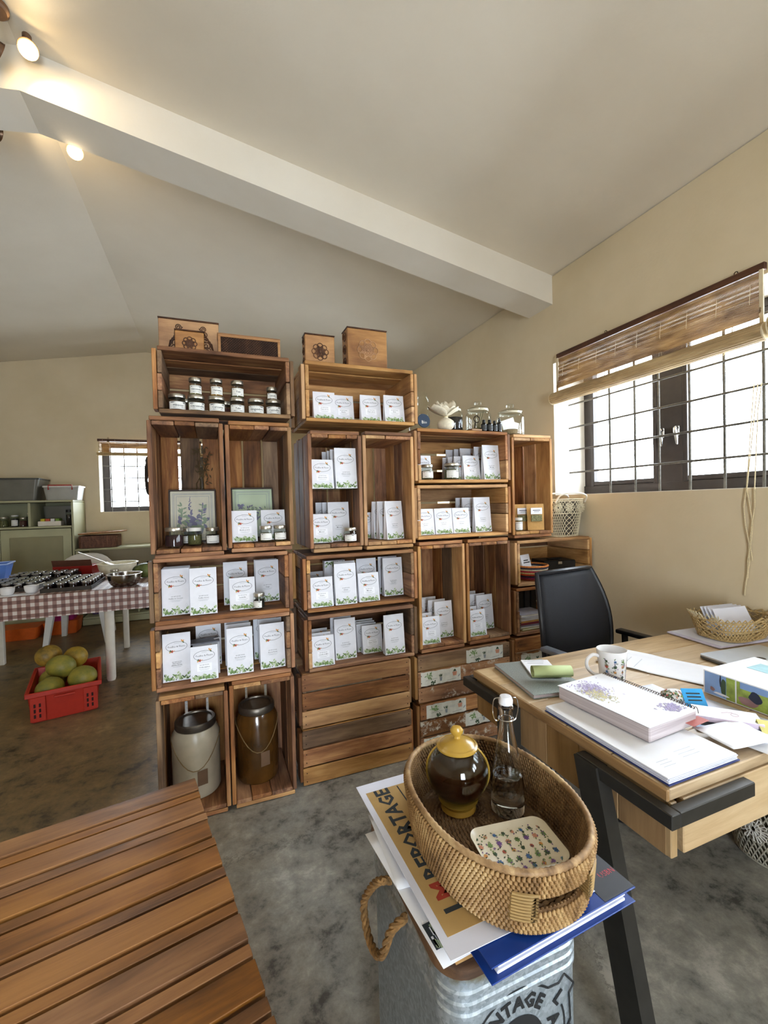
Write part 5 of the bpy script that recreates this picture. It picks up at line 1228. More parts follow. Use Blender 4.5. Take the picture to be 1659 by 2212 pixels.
# straw basket with papers
M_STRAW = pm('natural_raffia', '#b39a6c', .95, noise=.3, scale=130)
o = thing('paper_wallet', 'pale lilac document wallet under the raffia basket', 'folder', (2.155, 1.305, T0), (0, 0, R(-5))); MB().cbox((0, 0, .004), (.34, .25, .008), .002).obj('cover', pm('lilac_wallet', '#cfcbe4', .5), o); MB().cbox((.004, -.004, .0092), (.32, .235, .0016), .0005).obj('paper_layer', M_PAPERB, o, smooth=0)
o = thing('raffia_basket', 'openwork raffia basket holding papers on the desk corner', 'basket', (2.185, 1.275, T0 + .0112))
def rbf(u, v):
    a = 2 * math.pi * u; rx = .135 + .03 * v; ry = .095 + .02 * v; c, s = math.cos(a), math.sin(a); return (rx * math.copysign(abs(c) ** .6, c), ry * math.copysign(abs(s) ** .6, s), .004 + .085 * v)
m = MB(); crochet(m, rbf, 44, 8, .0028)
for v in (0, .5, 1): m.tube([rbf(i / 60, v) for i in range(60)], .0036, 5, closed=True)
for i in range(30):
    p = rbf(i / 30, 1); q = rbf((i + .5) / 30, 1); p2 = rbf((i + 1) / 30, 1); m.tube([p, (q[0] * 1.06, q[1] * 1.06, q[2] + .016), p2], .003, 5)
m.obj('net', M_STRAW, o); MB().prism([(x * .97, y * .97) for x, y, z in [rbf(i / 32, 0) for i in range(32)]], .001, .006).obj('basket_base', M_STRAW, o, smooth=0)
m = MB()
for i in range(12):
    p, q, p2 = rbf(.40 + i * .012, 1), rbf(.406 + i * .012, 1), rbf(.412 + i * .012, 1); m.tube([p, (q[0] * 1.1, q[1] * 1.1, q[2] + .03), p2], .0028, 5)
m.obj('lace_trim', M_CROCH, o)
for i in range(4):
    o2 = thing('paper_sheet', f'lilac paper {("front", "second", "third", "rear")[i]} of those standing in the raffia basket', 'paper', (2.190, 1.235 + i * .018, T0 + .024), (R(-28), 0, R(-8)), 'papers in the raffia basket'); MB().box((0, 0, .062), (.19, .0012, .122)).obj('sheet', M_PAPERB, o2, smooth=0)
# ------------------------------------------------------------------ galvanised bin with wooden lid
def galv():
    k = NT('galvanised_steel'); tc = k.n('ShaderNodeTexCoord')
    vo = k.n('ShaderNodeTexVoronoi'); vo.inputs['Scale'].default_value = 150.0; k.l(tc.outputs['Object'], vo.inputs['Vector'])
    rp = k.n('ShaderNodeValToRGB'); rp.color_ramp.elements[0].color = rgba('#9aa5ae'); rp.color_ramp.elements[1].color = rgba('#c2ccd4')
    se = k.n('ShaderNodeSeparateColor'); k.l(vo.outputs['Color'], se.inputs[0]); k.l(se.outputs[0], rp.inputs['Fac'])
    nz = k.n('ShaderNodeTexNoise'); k.setv(nz, Scale=22.0, Detail=6.0); k.l(tc.outputs['Object'], nz.inputs['Vector'])
    sp = k.n('ShaderNodeSeparateXYZ'); k.l(tc.outputs['Object'], sp.inputs[0])
    mr = k.n('ShaderNodeMapRange'); k.setv(mr, **{'From Min': .52, 'From Max': .61}); k.l(sp.outputs['Z'], mr.inputs['Value'])
    mu = k.n('ShaderNodeMath', operation='MULTIPLY'); k.l(mr.outputs[0], mu.inputs[0]); k.l(nz.outputs['Fac'], mu.inputs[1])
    r2 = k.n('ShaderNodeValToRGB'); r2.color_ramp.elements[0].position = .38; r2.color_ramp.elements[1].position = .5; k.l(mu.outputs[0], r2.inputs['Fac'])
    mx = k.n('ShaderNodeMix', data_type='RGBA'); mx.inputs[7].default_value = rgba('#8d8468'); k.l(r2.outputs['Color'], mx.inputs[0]); k.l(rp.outputs['Color'], mx.inputs[6])
    k.l(mx.outputs[2], k.b.inputs['Base Color']); k.setv(k.b, Metallic=.75, Roughness=.42); return k.m
M_GALV = galv(); M_LIDW = wood('varnished_lid_wood', '#3f2510', '#65421f', '#84592d', .45, (3, 40, 40), .1, .2, spec=.5)
BX, BY, BWD, BDP = .480, .815, .302, .400
o = thing('metal_bin', 'galvanised metal bin with wooden lid and rope handles', 'bin', (BX, BY, 0))
prof = [(0, 1.0), (.03, 1.0), (.30, 1.0), (.532, 1.0), (.535, 1.014), (.541, 1.014), (.544, 1.0), (.551, 1.0), (.554, 1.014), (.560, 1.014), (.563, 1.0), (.570, 1.0), (.573, 1.014), (.579, 1.014), (.582, 1.0), (.602, 1.0), (.607, 1.015), (.611, 1.0)]
base = rrect(BWD - .012, BDP - .012, .05, 7); m = MB(); n = len(base); vs = [(x * s, y * s, z) for z, s in prof for x, y in base]
m.add(vs, [(j * n + i, j * n + (i + 1) % n, (j + 1) * n + (i + 1) % n, (j + 1) * n + i) for j in range(len(prof) - 1) for i in range(n)] + [tuple(range(n - 1, -1, -1)), tuple((len(prof) - 1) * n + i for i in range(n))]); m.obj('bin_body', M_GALV, o)
m = MB(); lb = rrect(BWD + .004, BDP + .004, .055, 7); l2 = rrect(BWD - .006, BDP - .006, .05, 7); m.add([(x, y, z) for z, q in ((.6115, lb), (.628, lb), (.632, l2)) for x, y in q], [(j * n + i, j * n + (i + 1) % n, (j + 1) * n + (i + 1) % n, (j + 1) * n + i) for j in range(2) for i in range(n)] + [tuple(range(n - 1, -1, -1)), tuple(2 * n + i for i in range(n))]); m.obj('lid', M_LIDW, o, smooth=50)
M_ROPE = pm('hemp_rope', '#7d5c34', .95, noise=.4, scale=90, bump=.4)
def rope(m, pts, r=.0085):
    """three twisted strands along a smoothed path"""
    P = [Vector(p) for p in pts]; Q = []
    for i in range(len(P) - 1):
        a, b, c, d = P[max(i - 1, 0)], P[i], P[i + 1], P[min(i + 2, len(P) - 1)]
        for j in range(10):
            t = j / 10; Q.append(.5 * ((2 * b) + (c - a) * t + (2 * a - 5 * b + 4 * c - d) * t * t + (3 * b - a - 3 * c + d) * t ** 3))
    Q.append(P[-1])
    for s in range(3):
        W = []
        for i, q in enumerate(Q):
            tg = (Q[min(i + 1, len(Q) - 1)] - Q[max(i - 1, 0)]).normalized(); u = tg.orthogonal().normalized(); u = (Vector((1, 0, 0)) - tg * tg.x).normalized() if abs(tg.x) < .95 else u; v = tg.cross(u)
            an = i * .62 + s * 2.094; W.append(q + (u * math.cos(an) + v * math.sin(an)) * r * .55)
        m.tube(W, r * .58, 6)
for sx in (-1, 1):
    m = MB(); X = sx * (BWD / 2 + .008); rope(m, [(sx * (BWD / 2 - .008), .055, .585), (X + sx * .012, .06, .588), (X + sx * .018, .10, .54), (X + sx * .02, .145, .47), (X + sx * .02, .13, .425), (X + sx * .02, .08, .42), (X + sx * .018, .03, .46), (X + sx * .014, -.015, .55), (sx * (BWD / 2 - .008), -.03, .582)]); m.obj('rope_handle', M_ROPE, o)
# stencilled emblem on the front
M_STEN = pm('black_stencil', '#191a1c', .6, noise=.2); m = MB(); yf = -(BDP / 2) + .0053; ex, ez, er = -.010, .440, .106
ring = lambda r0, r1, a0, a1, nn: [m.poly([(ex + q * math.cos(R(a)), yf, ez + q * math.sin(R(a))) for q, a in ((r0, a0 + (a1 - a0) * i / nn), (r0, a0 + (a1 - a0) * (i + 1) / nn), (r1, a0 + (a1 - a0) * (i + 1) / nn), (r1, a0 + (a1 - a0) * i / nn))]) for i in range(nn)]
ring(er - .004, er, 50, 380, 64); ring(.0, .056, 0, 360, 48)
sv, sf = None, None
word = 'VINTAGE'
for i, ch in enumerate(word):
    a = 158 - i * 17.5; v, f = text_mb(ch, .034, 'CENTER', 1.0, .0014); rr_ = .079
    ca, sa = math.cos(R(a)), math.sin(R(a)); m.add([(ex + rr_ * ca + p.x * sa + p.y * ca, yf - .0004, ez + rr_ * sa - p.x * ca + p.y * sa) for p in v], f)
for ch, a, rr_ in (('L', 30, .104), ('A', 12, .080), ('L', -8, .104)):
    v, f = text_mb(ch, .034, 'CENTER', 1.0, .0014); ca, sa = math.cos(R(a + 8)), math.sin(R(a + 8)); px, pz = ex + rr_ * math.cos(R(a)), ez + rr_ * math.sin(R(a)); m.add([(px + p.x * sa + p.y * ca, yf - .0006, pz - p.x * ca + p.y * sa) for p in v], f)
tabp = [(er * .98 * math.cos(R(50)), er * .98 * math.sin(R(50))), (.092, .078), (.105, .090), (.127, .064), (.116, .050), (.118, .0), (er * .98 * math.cos(R(-20)), er * .98 * math.sin(R(-20)))]
for i in range(len(tabp) - 1): m.tube([(ex + tabp[i][0], yf, ez + tabp[i][1]), (ex + tabp[i + 1][0], yf, ez + tabp[i + 1][1])], .0018, 4)
tag(m.obj('stencil_emblem', M_STEN, o, smooth=0), 'black circular stencil emblem with lettering')
# ------------------------------------------------------------------ papers and binder on the lid
LZ = .6325
o = thing('ring_binder', 'blue document binder lying under the woven tray', 'binder', (0.544, 0.760, LZ + .0055), (0, 0, R(3)))
M_BLUEB = pm('royal_blue_plastic', '#163a86', .32, noise=.06); m = MB(); m.cbox((0, 0, .0012), (.335, .36, .0024), .0008); m.cbox((0, 0, .0275), (.335, .36, .0024), .0008); m.obj('cover', M_BLUEB, o, smooth=0)
MB().cbox((0, .178, .0143), (.335, .003, .024), .001).obj('spine', M_BLUEB, o, smooth=0)
for i in range(4): MB().cbox((.004 * (i % 2), -.004 + .003 * i, .005 + i * .0055), (.30, .335, .005), .001).obj('paper_layer', M_PAPERB, o, smooth=0)
MB().cbox((.128, -.01, .0291), (.078, .335, .0006), .0002).obj('dark_cover_strip', pm('charcoal_print', '#2c2c30', .5), o, smooth=0)
v, f = text_mb('USBN', .016); MB().add([(.145 + p.x, -.135 + p.y, .0297) for p in v], f).obj('red_lettering', pm('pink_red_ink', '#b8434c', .6), o, smooth=0)
sheet('white page with small snowdrop photo under the newspaper sheet', 0.399, 0.798, .16, .33, 4, z=LZ + .0012, lines=0, name='paper_sheet')
q = [x for x in bpy.data.objects if x.get('label', '').startswith('white page with small snowdrop')][0]
m = MB(); m.box((-.052, -.11, .0008), (.045, .05, .0003), 0); [m.box((-.052 + random.uniform(-.018, .018), -.11 + random.uniform(-.02, .02), .0011), (.004, .016, .0002), random.choice((1, 2, 2))) for i in range(24)]; m.obj('small_photo', [M_INK, M_PAPER, M_PGRN], q, smooth=0)
sheet('second white page peeking out beneath the newspaper sheet', 0.402, 0.895, .15, .22, -4, z=LZ + .0030, lines=0)
sheet('tan envelope corner peeking out near the bin front', 0.412, 0.673, .12, .09, 2, z=LZ + .0003, lines=0, mat=pm('tan_envelope', '#b98f58', .7))
o = thing('newspaper_sheet', 'laminated newspaper page headed LM REPORTAGE under the woven tray', 'newspaper', (0.332, 0.604, LZ + .0365), (0, 0, R(1)))
MB().cbox((.155, .235, 0), (.31, .47, .0012), .0004).obj('laminate', M_PAPERB, o, smooth=0)
MB().box((.117, .235, .0009), (.205, .40, .0004)).obj('tan_page', pm('newsprint_tan', '#b7965f', .7, noise=.06, scale=30), o, smooth=0)
def vtext(s, size, x, y, mat, bold=0., nm='headline'):
    v, f = text_mb(s, size, 'LEFT', 1.0, bold); MB().add([(x - p.y, y + p.x, .0014) for p in v], f).obj(nm, mat, o, smooth=0)
vtext('L', .052, .055, .070, M_INK, .0022); vtext('M', .052, .055, .098, pm('headline_red', '#a33a2a', .7), .0022); vtext('REPORTAGE', .052, .055, .146, M_INK, .0016)
m = MB(); m.box((.098, .235, .0013), (.003, .39, .0003)); m.cbox((.104, .052, .0013), (.022, .018, .0004), .0001); m.obj('rule_and_number_box', M_INK, o, smooth=0)
v, f = text_mb('2', .016); MB().add([(.104 - p.y, .052 + p.x, .0018) for p in v], f).obj('page_number', M_PAPER, o, smooth=0)
m = MB(); [m.box((.086 - .006 * i, .115, .0013), (.0022, .10 - .02 * i, .0003)) for i in range(3)]; [m.box((.118 + .0045 * i, .30, .0013), (.0016, .22, .0003)) for i in range(14)]; m.obj('column_text', M_INK, o, smooth=0)
m = MB(); m.box((.175, .09, .0013), (.06, .05, .0003), 0); m.box((.2, .10, .0015), (.02, .02, .0003), 1); m.obj('page_photo', [M_PGRN, M_DGRN], o, smooth=0)
# ------------------------------------------------------------------ woven oval tray
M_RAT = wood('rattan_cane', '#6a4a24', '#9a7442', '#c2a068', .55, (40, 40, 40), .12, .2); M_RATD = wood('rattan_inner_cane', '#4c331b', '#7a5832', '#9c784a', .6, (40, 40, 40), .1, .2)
TZ = LZ + .0395; o = thing('woven_tray', 'oval woven rattan tray with cut out handle on the bin', 'tray', (0.534, 0.784, TZ), (0, 0, R(-1)))
A0, B0 = .145, .202
def ov(a, k): e = .9; c, s = math.cos(a), math.sin(a); return ((A0 + k) * math.copysign(abs(c) ** e, c), (B0 + k) * math.copysign(abs(s) ** e, s))
_ac = [0.0]
for _i in range(720):
    _p, _q = ov(2 * math.pi * _i / 720, 0), ov(2 * math.pi * (_i + 1) / 720, 0); _ac.append(_ac[-1] + math.dist(_p, _q))
def arc_angle(f):
    t = (f % 1.0) * _ac[-1]; lo, hi = 0, 720
    while hi - lo > 1:
        mid = (lo + hi) // 2
        if _ac[mid] <= t: lo = mid
        else: hi = mid
    return 2 * math.pi * (lo + (t - _ac[lo]) / (_ac[hi] - _ac[lo])) / 720
NR, NS = 14, 132
def coil(z, k, skip=None, off=0., r=.0048, seg=NS, mod=.16):
    runs = []; cur = []
    for i in range(seg + 1):
        a = 2 * math.pi * i / seg - R(90) - math.pi
        x, y = ov(a, k); inh = skip and abs(x) < skip and y < 0
        if inh:
            if len(cur) > 1: runs.append(cur)
            cur = []
        else: cur.append((x, y, z))
    if len(cur) > 1: runs.append(cur)
    for run in runs:
        closed = len(run) == seg + 1
        yield (run[:-1] if closed else run), closed
wall = MB(); inner = MB()
def stitch(mb, z, k, ph, r, skip, n=150, lean=.30):
    """one row of slanted cane stitches round the wall"""
    for i in range(n):
        P = []
        for q in (-1, 0, 1): x, y = ov(arc_angle((i + ph + q * lean) / n), k + (.0016 if q == 0 else 0)); P.append((x, y, z + q * .0042))
        if skip and abs(P[1][0]) < skip and P[1][1] < 0: continue
        mb.tube(P, r, 6, rfun=lambda j: r * (.40, 1.0, .40)[j])
for i in range(NR):
    z = .006 + i * .0076; k = .006 + .014 * (i / NR); sk = .058 if 5 <= i <= 8 else None
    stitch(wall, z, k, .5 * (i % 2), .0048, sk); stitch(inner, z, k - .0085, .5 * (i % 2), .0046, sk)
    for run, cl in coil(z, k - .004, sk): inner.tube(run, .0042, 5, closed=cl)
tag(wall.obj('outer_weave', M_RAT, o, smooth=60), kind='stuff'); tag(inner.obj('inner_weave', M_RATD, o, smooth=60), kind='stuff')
m = MB(); seg = 220
zt_ = .006 + NR * .0076
m.tube([(*ov(2 * math.pi * i / seg, .0145), zt_) for i in range(seg)],   .006, 8, closed=True, rfun=lambda j: .0062 * (1 + .12 * (1 if j % 2 else -1))); m.obj('wrapped_rim', M_RAT, o, smooth=60)
m = MB()
for q in range(19):
    k = -.004 - q * .0082
    if A0 + k < .006: break
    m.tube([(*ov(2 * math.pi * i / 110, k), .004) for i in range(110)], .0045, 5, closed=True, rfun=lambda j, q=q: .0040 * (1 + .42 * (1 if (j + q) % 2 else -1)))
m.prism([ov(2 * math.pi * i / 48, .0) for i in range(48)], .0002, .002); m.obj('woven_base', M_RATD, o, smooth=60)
for sx in (-1, 1):                                                       # cane wraps beside the handle hole
    m = MB(); x = sx * .072
    for i in range(9):
        z = .035 + i * .0058; P = []
        for q in range(5): xx = x + (q - 2) * .0085; P.append((xx, -(B0 + .0165 + z * .10) * math.sqrt(max(0, 1 - (xx / (A0 + .018 + z * .10)) ** 2)) * 1.012, z))
        m.tube(P + [(p[0], p[1] + .020, p[2]) for p in P[::-1]], .0027, 5, closed=True)
    m.obj('handle_wrap', pm('pale_cane_strip', '#a08252', .5, noise=.12), o)
TF = TZ + .0095
# ------------------------------------------------------------------ teapot, bottle, little tray
M_YEL = pm('mustard_glaze', '#b08c3a', .25, noise=.08, spec=.6); M_RGLASS = pm('clear_glass', '#ffffff', .02, trans=1.0, noise=0, ior=1.45); M_TEA = pm('black_tea', '#2a0d04', .05, noise=.05, spec=.5, coat=.3)
o = thing('teapot', 'round glass teapot of dark tea with mustard yellow lid', 'teapot', (0.518, 0.890, TF), (0, 0, R(-30)))
MB().lathe([(.038, 0), (.041, .003), (.037, .012), (.040, .018), (.046, .024), (.030, .022)], 32).obj('foot', M_YEL, o)
RS = .071; cz = .022 + RS * .93
MB().lathe([(RS * math.cos(R(t)), cz + RS * math.sin(R(t))) for t in range(-66, 57, 6)] + [((RS - .0025) * math.cos(R(t)), cz + (RS - .0025) * math.sin(R(t))) for t in range(56, -67, -6)] + [(RS * math.cos(R(-66)), cz + RS * math.sin(R(-66)))], 40, cap0=False, cap1=False).obj('glass_bowl', M_JGLASS, o)
MB().lathe([(.002, cz - RS + .007)] + [((RS - .0035) * math.cos(R(t)), cz + (RS - .0035) * math.sin(R(t))) for t in range(-66, 7, 6)] + [(.001, cz + (RS - .0035) * math.sin(R(6)))], 36).obj('tea', M_TEA, o)
MB().tube([((RS + .0015) * math.cos(R(t)), 0, cz + (RS + .0015) * math.sin(R(t))) for t in list(range(-62, 53, 6))], .0022, 7).obj('side_band', M_YEL, o)
MB().tube([(-(RS + .0015) * math.cos(R(t)), 0, cz + (RS + .0015) * math.sin(R(t))) for t in list(range(-62, 53, 6))], .0022, 7).obj('side_band', M_YEL, o)
lz = cz + RS * math.sin(R(54)) - .002
ld = MB().lathe([(.044, 0), (.048, .002), (.048, .006), (.043, .009), (.042, .0075), (.036, .012), (.020, .0185), (.008, .021), (.001, .021)], 36, (0, 0, lz)).obj('lid', M_YEL, o)
MB().lathe([(.007, 0), (.006, .006), (.012, .014), (.013, .022), (.008, .029), (.001, .031)], 16, (0, 0, lz + .02), sx=1.2, sy=.75).obj('knob', M_YEL, ld)
o = thing('glass_bottle', 'clear swing top glass bottle of water in the woven tray', 'bottle', (0.620, 0.839, TF), (0, 0, R(-20)))
ob_ = [(.034, 0), (.0375, .004), (.038, .05), (.035, .09), (.026, .14), (.018, .18), (.0145, .205), (.0145, .232), (.017, .236), (.017, .244), (.0135, .246)]
MB().lathe(ob_ + [(r_ - .0025, z) for r_, z in ob_[::-1] if z > .085] + [(.0330, .0851), (.001, .0851)], 40).obj('glass_body', M_RGLASS, o)
MB().lathe([(.0325, .0853), (.0300, .0860), (.001, .0860)], 32).obj('water_surface', thin_glass('water', '#fafcfb', .8), o)
cap = MB().lathe([(.010, .236), (.010, .247), (.016, .249), (.0165, .258), (.013, .266), (.001, .268)], 20).obj('stopper', pm('white_porcelain', '#e4e4ea', .2), o)
m = MB()
for s in (-1, 1): m.tube(smooth_path([(s * .018, 0, .262), (s * .026, .002, .258), (s * .030, .004, .235), (s * .026, .006, .212), (s * .018, .004, .206), (s * .016, 0, .216)], 4), .0014, 6)
m.tube([(.017 * math.cos(R(t)), .017 * math.sin(R(t)), .214) for t in range(0, 360, 20)], .0015, 6, closed=True); m.tube([(-.018, 0, .262), (0, -.0005, .2625), (.018, 0, .262)], .0014, 6); m.obj('wire_bail', M_CHROME, o)
M_MELA = pm('cream_melamine', '#ded3bb', .3, noise=.03, spec=.5)
o = thing('serving_tray', 'small cream melamine tray with wildflower rows inside the woven tray', 'tray', (0.556, 0.720, TF + .010), (R(1.5), 0, R(-8)))
W_, D_ = .168, .122
def outline(s, n=40):
    p = []
    for x, y in rrect(W_ * s, D_ * s, .022 * s, 6): p.append((x + (math.copysign(.010, x) * math.exp(-(y / .03) ** 2) if abs(x) > W_ * .4 * s else 0), y))
    return p
O1, O2, O3 = outline(1.0), outline(.86), outline(.84); n = len(O1); m = MB()
m.add([(x, y, z) for O_, z in ((O3, 0), (O1, .012), (O1, .0145), (O2, .0035)) for x, y in O_], [(j * n + i, j * n + (i + 1) % n, (j + 1) * n + (i + 1) % n, (j + 1) * n + i) for j in range(3) for i in range(n)] + [tuple(range(n - 1, -1, -1)), tuple(3 * n + i for i in range(n))]); m.obj('tray_body', M_MELA, o, smooth=50)
m = MB(); rnd = random.Random(12)
for i in range(8):
    x0 = -.072 + i * .0205
    def fn(x, z, k, x0=x0): return (x0 + x * .9, -.054 + z, .0042 + k * 3e-6)
    flower_strip(m, fn, .108, rnd, [(9, 3, 6, 5, 3), (8, 8, 3, 2, 5), (6, 2, 7, 9, 8)][i % 3], n=26)
m.obj('flower_print', INKS, o, smooth=0)
# ------------------------------------------------------------------ slatted bench table
M_SLAT = wood('varnished_bench_slat', '#54300a', '#855216', '#a56d24', .45, (2.0, 26, 26), .13, .25, spec=.5)
o = thing('slatted_table', 'low slatted wooden table in warm brown varnish', 'table', (-.088, 1.677, 0), (0, 0, R(11.1)))
y = 0.0; i = 0
while y < .98:
    wd = .079 if i % 2 == 0 else .037
    plank('slat', (-.62 + random.uniform(-.003, .003), -y - wd / 2 + .001, .4395 + (.001 if i % 2 == 0 else -.001)), (1.24, wd - .006 - .001, .021), M_SLAT, o, bev=.0012); y += wd + .0035; i += 1
for xx in (-.12, -1.12): plank('bearer', (xx, -y / 2, .4), (.06, y - .03, .05), M_SLAT, o)
for xx in (-.12, -1.12):
    for yy in (-.06, -y + .06): plank('leg', (xx, yy, .188), (.055, .055, .374), M_SLAT, o)
# crochet basket under the desk
o = thing('floor_basket', 'grey crochet covered basket on the floor under the desk', 'basket', (2.02, 1.02, .002))
def fbf(u, v): a = 2 * math.pi * u; r_ = .125 + .03 * math.sin(math.pi * min(1, v * .9 + .1)) ; return (r_ * math.cos(a), r_ * math.sin(a), .004 + .30 * v)
m = MB(); crochet(m, fbf, 50, 16, .003); [m.tube([fbf(i / 50, v) for i in range(50)], .004, 5, closed=True) for v in (0, 1)]; m.obj('net', pm('grey_crochet', '#a29c8c', .95, noise=.25), o)
MB().lathe([(.118, .002), (.146, .15), (.14, .30), (.13, .30), (.11, .01)], 30).obj('liner', pm('basket_liner', '#5c5648', .95), o)
m = MB()
for aa, zz in ((-140, .17), (-100, .13), (-60, .18), (180, .14)):
    def P(a, b, aa=aa, zz=zz): t = R(aa) + a / .16; return (.160 * math.cos(t), .160 * math.sin(t), zz + b)
    rosette_flower(m, P, .045, 12, .003)
m.obj('crochet_lace', pm('pale_grey_crochet', '#c2bdb4', .95), o)
# ------------------------------------------------------------------ kitchen end: red crate of melons
M_REDP = pm('red_crate_plastic', '#b5301f', .42, noise=.06)
o = thing('fruit_crate', 'red plastic crate of melons on the floor before the gingham table', 'crate', (-.975, 3.560, .002), (0, 0, R(12.0)))
cw, cd, ch = .40, .58, .205; m = MB(); t = .008
m.box((0, cd / 2, t / 2), (cw * .90, cd * .92, t)); m.obj('crate_floor', M_REDP, o, smooth=0)
def side(p0, p1, q0, q1, nrm):
    """sloping crate wall between floor edge p0-p1 and rim q0-q1"""
    s = MB(); n = Vector(nrm) * t; P = [Vector(p) for p in (p0, p1, q1, q0)]; s.add(P + [p + n for p in P], [(0, 1, 2, 3), (7, 6, 5, 4), (0, 4, 5, 1), (1, 5, 6, 2), (2, 6, 7, 3), (3, 7, 4, 0)]); return s
a, b = cw * .45, cw * .5; y0, y1, Y0, Y1 = cd * .04, cd * .96, 0, cd
side((-a, y0, 0), (a, y0, 0), (-b, Y0, ch), (b, Y0, ch), (0, 1, 0)).obj('front_wall', M_REDP, o, smooth=0); side((-a, y1, 0), (a, y1, 0), (-b, Y1, ch), (b, Y1, ch), (0, -1, 0)).obj('rear_wall', M_REDP, o, smooth=0)
side((-a, y0, 0), (-a, y1, 0), (-b, Y0, ch), (-b, Y1, ch), (1, 0, 0)).obj('side_wall', M_REDP, o, smooth=0); side((a, y0, 0), (a, y1, 0), (b, Y0, ch), (b, Y1, ch), (-1, 0, 0)).obj('side_wall', M_REDP, o, smooth=0)
m = MB()
for (cx, cy, sx, sy) in ((0, -.006, cw + .024, .016), (0, cd + .006, cw + .024, .016), (-b - .006, cd / 2, .016, cd), (b + .006, cd / 2, .016, cd)): m.cbox((cx, cy, ch - .012), (sx, sy, .03), .003)
m.obj('rim', M_REDP, o); m = MB(); m.cbox((0, -.016, ch - .045), (.115, .012, .012), .003); m.obj('grip', M_REDP, o)
M_HOLE = pm('dark_slot', '#2a0906', .8)
for cx in (-.145, .145):
    cp_ = MB(); cp_.cbox((cx, y0 * .45 - .006, .095), (.085, .012, .165), .004, 0, Matrix.Rotation(R(3), 4, 'X')); c_ = cp_.obj('corner_panel', M_REDP, o); m = MB(); [m.box((cx + ix * .028, y0 * .45 - .0122, .05 + iz * .036), (.011, .003, .024), 0, Matrix.Rotation(R(3), 4, 'X')) for ix in (-.6, .4) for iz in range(3)]; m.obj('slots', M_HOLE, c_, smooth=0)
def melon_mat(nm, c1, c2): 
    k = NT(nm); tc = k.n('ShaderNodeTexCoord'); nz = k.n('ShaderNodeTexNoise'); k.setv(nz, Scale=7.0, Detail=8.0, Roughness=.7); k.l(tc.outputs['Object'], nz.inputs['Vector'])
    rp = k.n('ShaderNodeValToRGB'); rp.color_ramp.elements[0].position = .38; rp.color_ramp.elements[1].position = .62; rp.color_ramp.elements[0].color = rgba(c2); rp.color_ramp.elements[1].color = rgba(c1); k.l(nz.outputs['Fac'], rp.inputs['Fac']); k.l(rp.outputs['Color'], k.b.inputs['Base Color']); k.setv(k.b, Roughness=.5); return k.m
MG = melon_mat('green_yellow_melon', '#98892f', '#6a6a2a'); MY = melon_mat('yellow_melon', '#b8922f', '#7c6a26'); MS = melon_mat('striped_melon', '#b08a34', '#5f4f1f')
MP = [(-.088, .118, .175, MG, 'green yellow melon at the front left corner of the red crate'), (.100, .115, .215, MG, 'greenish melon at the front right of the red crate'), (-.03, .27, .275, MG, 'large green yellow melon in the centre of the red crate'), (-.090, .40, .152, MG, 'melon wedged low on the left side of the red crate'), (.05, .455, .275, MY, 'yellow melon at the middle back of the red crate'), (.088, .345, .140, MG, 'dark green melon wedged at the right wall of the red crate'), (-.12, .53, .30, MS, 'brown striped melon heaped at the back left of the red crate')]
Mc = Matrix.Translation((-.975, 3.560, .002)) @ Matrix.Rotation(R(12), 4, 'Z')
for i, (u, v_, z, mt, lab) in enumerate(MP):
    p = Mc @ Vector((u, v_, z)); q = thing('melon', lab, 'melon', p, (R(random.uniform(-20, 20)), R(random.uniform(-15, 15)), R(random.uniform(0, 180))), 'melons in the red crate'); m = MB(); m.lathe([(.001, -1)] + [(math.cos(R(t_)), math.sin(R(t_))) for t_ in range(-78, 84, 12)] + [(.001, 1)], 24)
    m.v = [(x * .080 * (1 + .012 * math.sin(9 * math.atan2(y, x))), y * .080, zz * .094) for x, y, zz in m.v]
    m.v = [(zz, y, -x) for x, y, zz in m.v]; m.obj('rind', mt, q, smooth=80); MB().lathe([(.006, 0), (.004, .006), (.001, .007)], 8, (0, 0, 0), 0, Matrix.Translation((.092, 0, 0)) @ Matrix.Rotation(R(90), 4, 'Y')).obj('stem', M_DRY, q)
# ------------------------------------------------------------------ gingham table
TX0, TX1, TY0, TY1, TT = -2.15, -.42, 4.10, 5.46, .765
o = thing('folding_table', 'white table under the gingham cloth in the kitchen end', 'table', ((TX0 + TX1) / 2, (TY0 + TY1) / 2, 0)); M_PLAS = pm('cream_plastic', '#d8d0c2', .4, noise=.04)
hx, hy = (TX1 - TX0) / 2, (TY1 - TY0) / 2; MB().cbox((0, 0, TT - .018), (2 * hx - .01, 2 * hy - .01, .03), .004).obj('table_top', M_PLAS, o)
lc = Vector(((TX0 + TX1) / 2, (TY0 + TY1) / 2, 0))
for (X, Y) in ((-.82, 4.19), (-1.86, 4.19)): MB().lathe([(.028, 0), (.034, .02), (.036, .7), (.036, TT - .034)], 20, tuple(Vector((X, Y, 0)) - lc)).obj('leg', M_PLAS, o)
for (X, Y) in ((-.855, 5.11), (-1.855, 5.05)): MB().cbox(tuple(Vector((X, Y, (TT - .034) / 2)) - lc), (.05, .05, TT - .034), .006).obj('leg', M_PLAS, o)
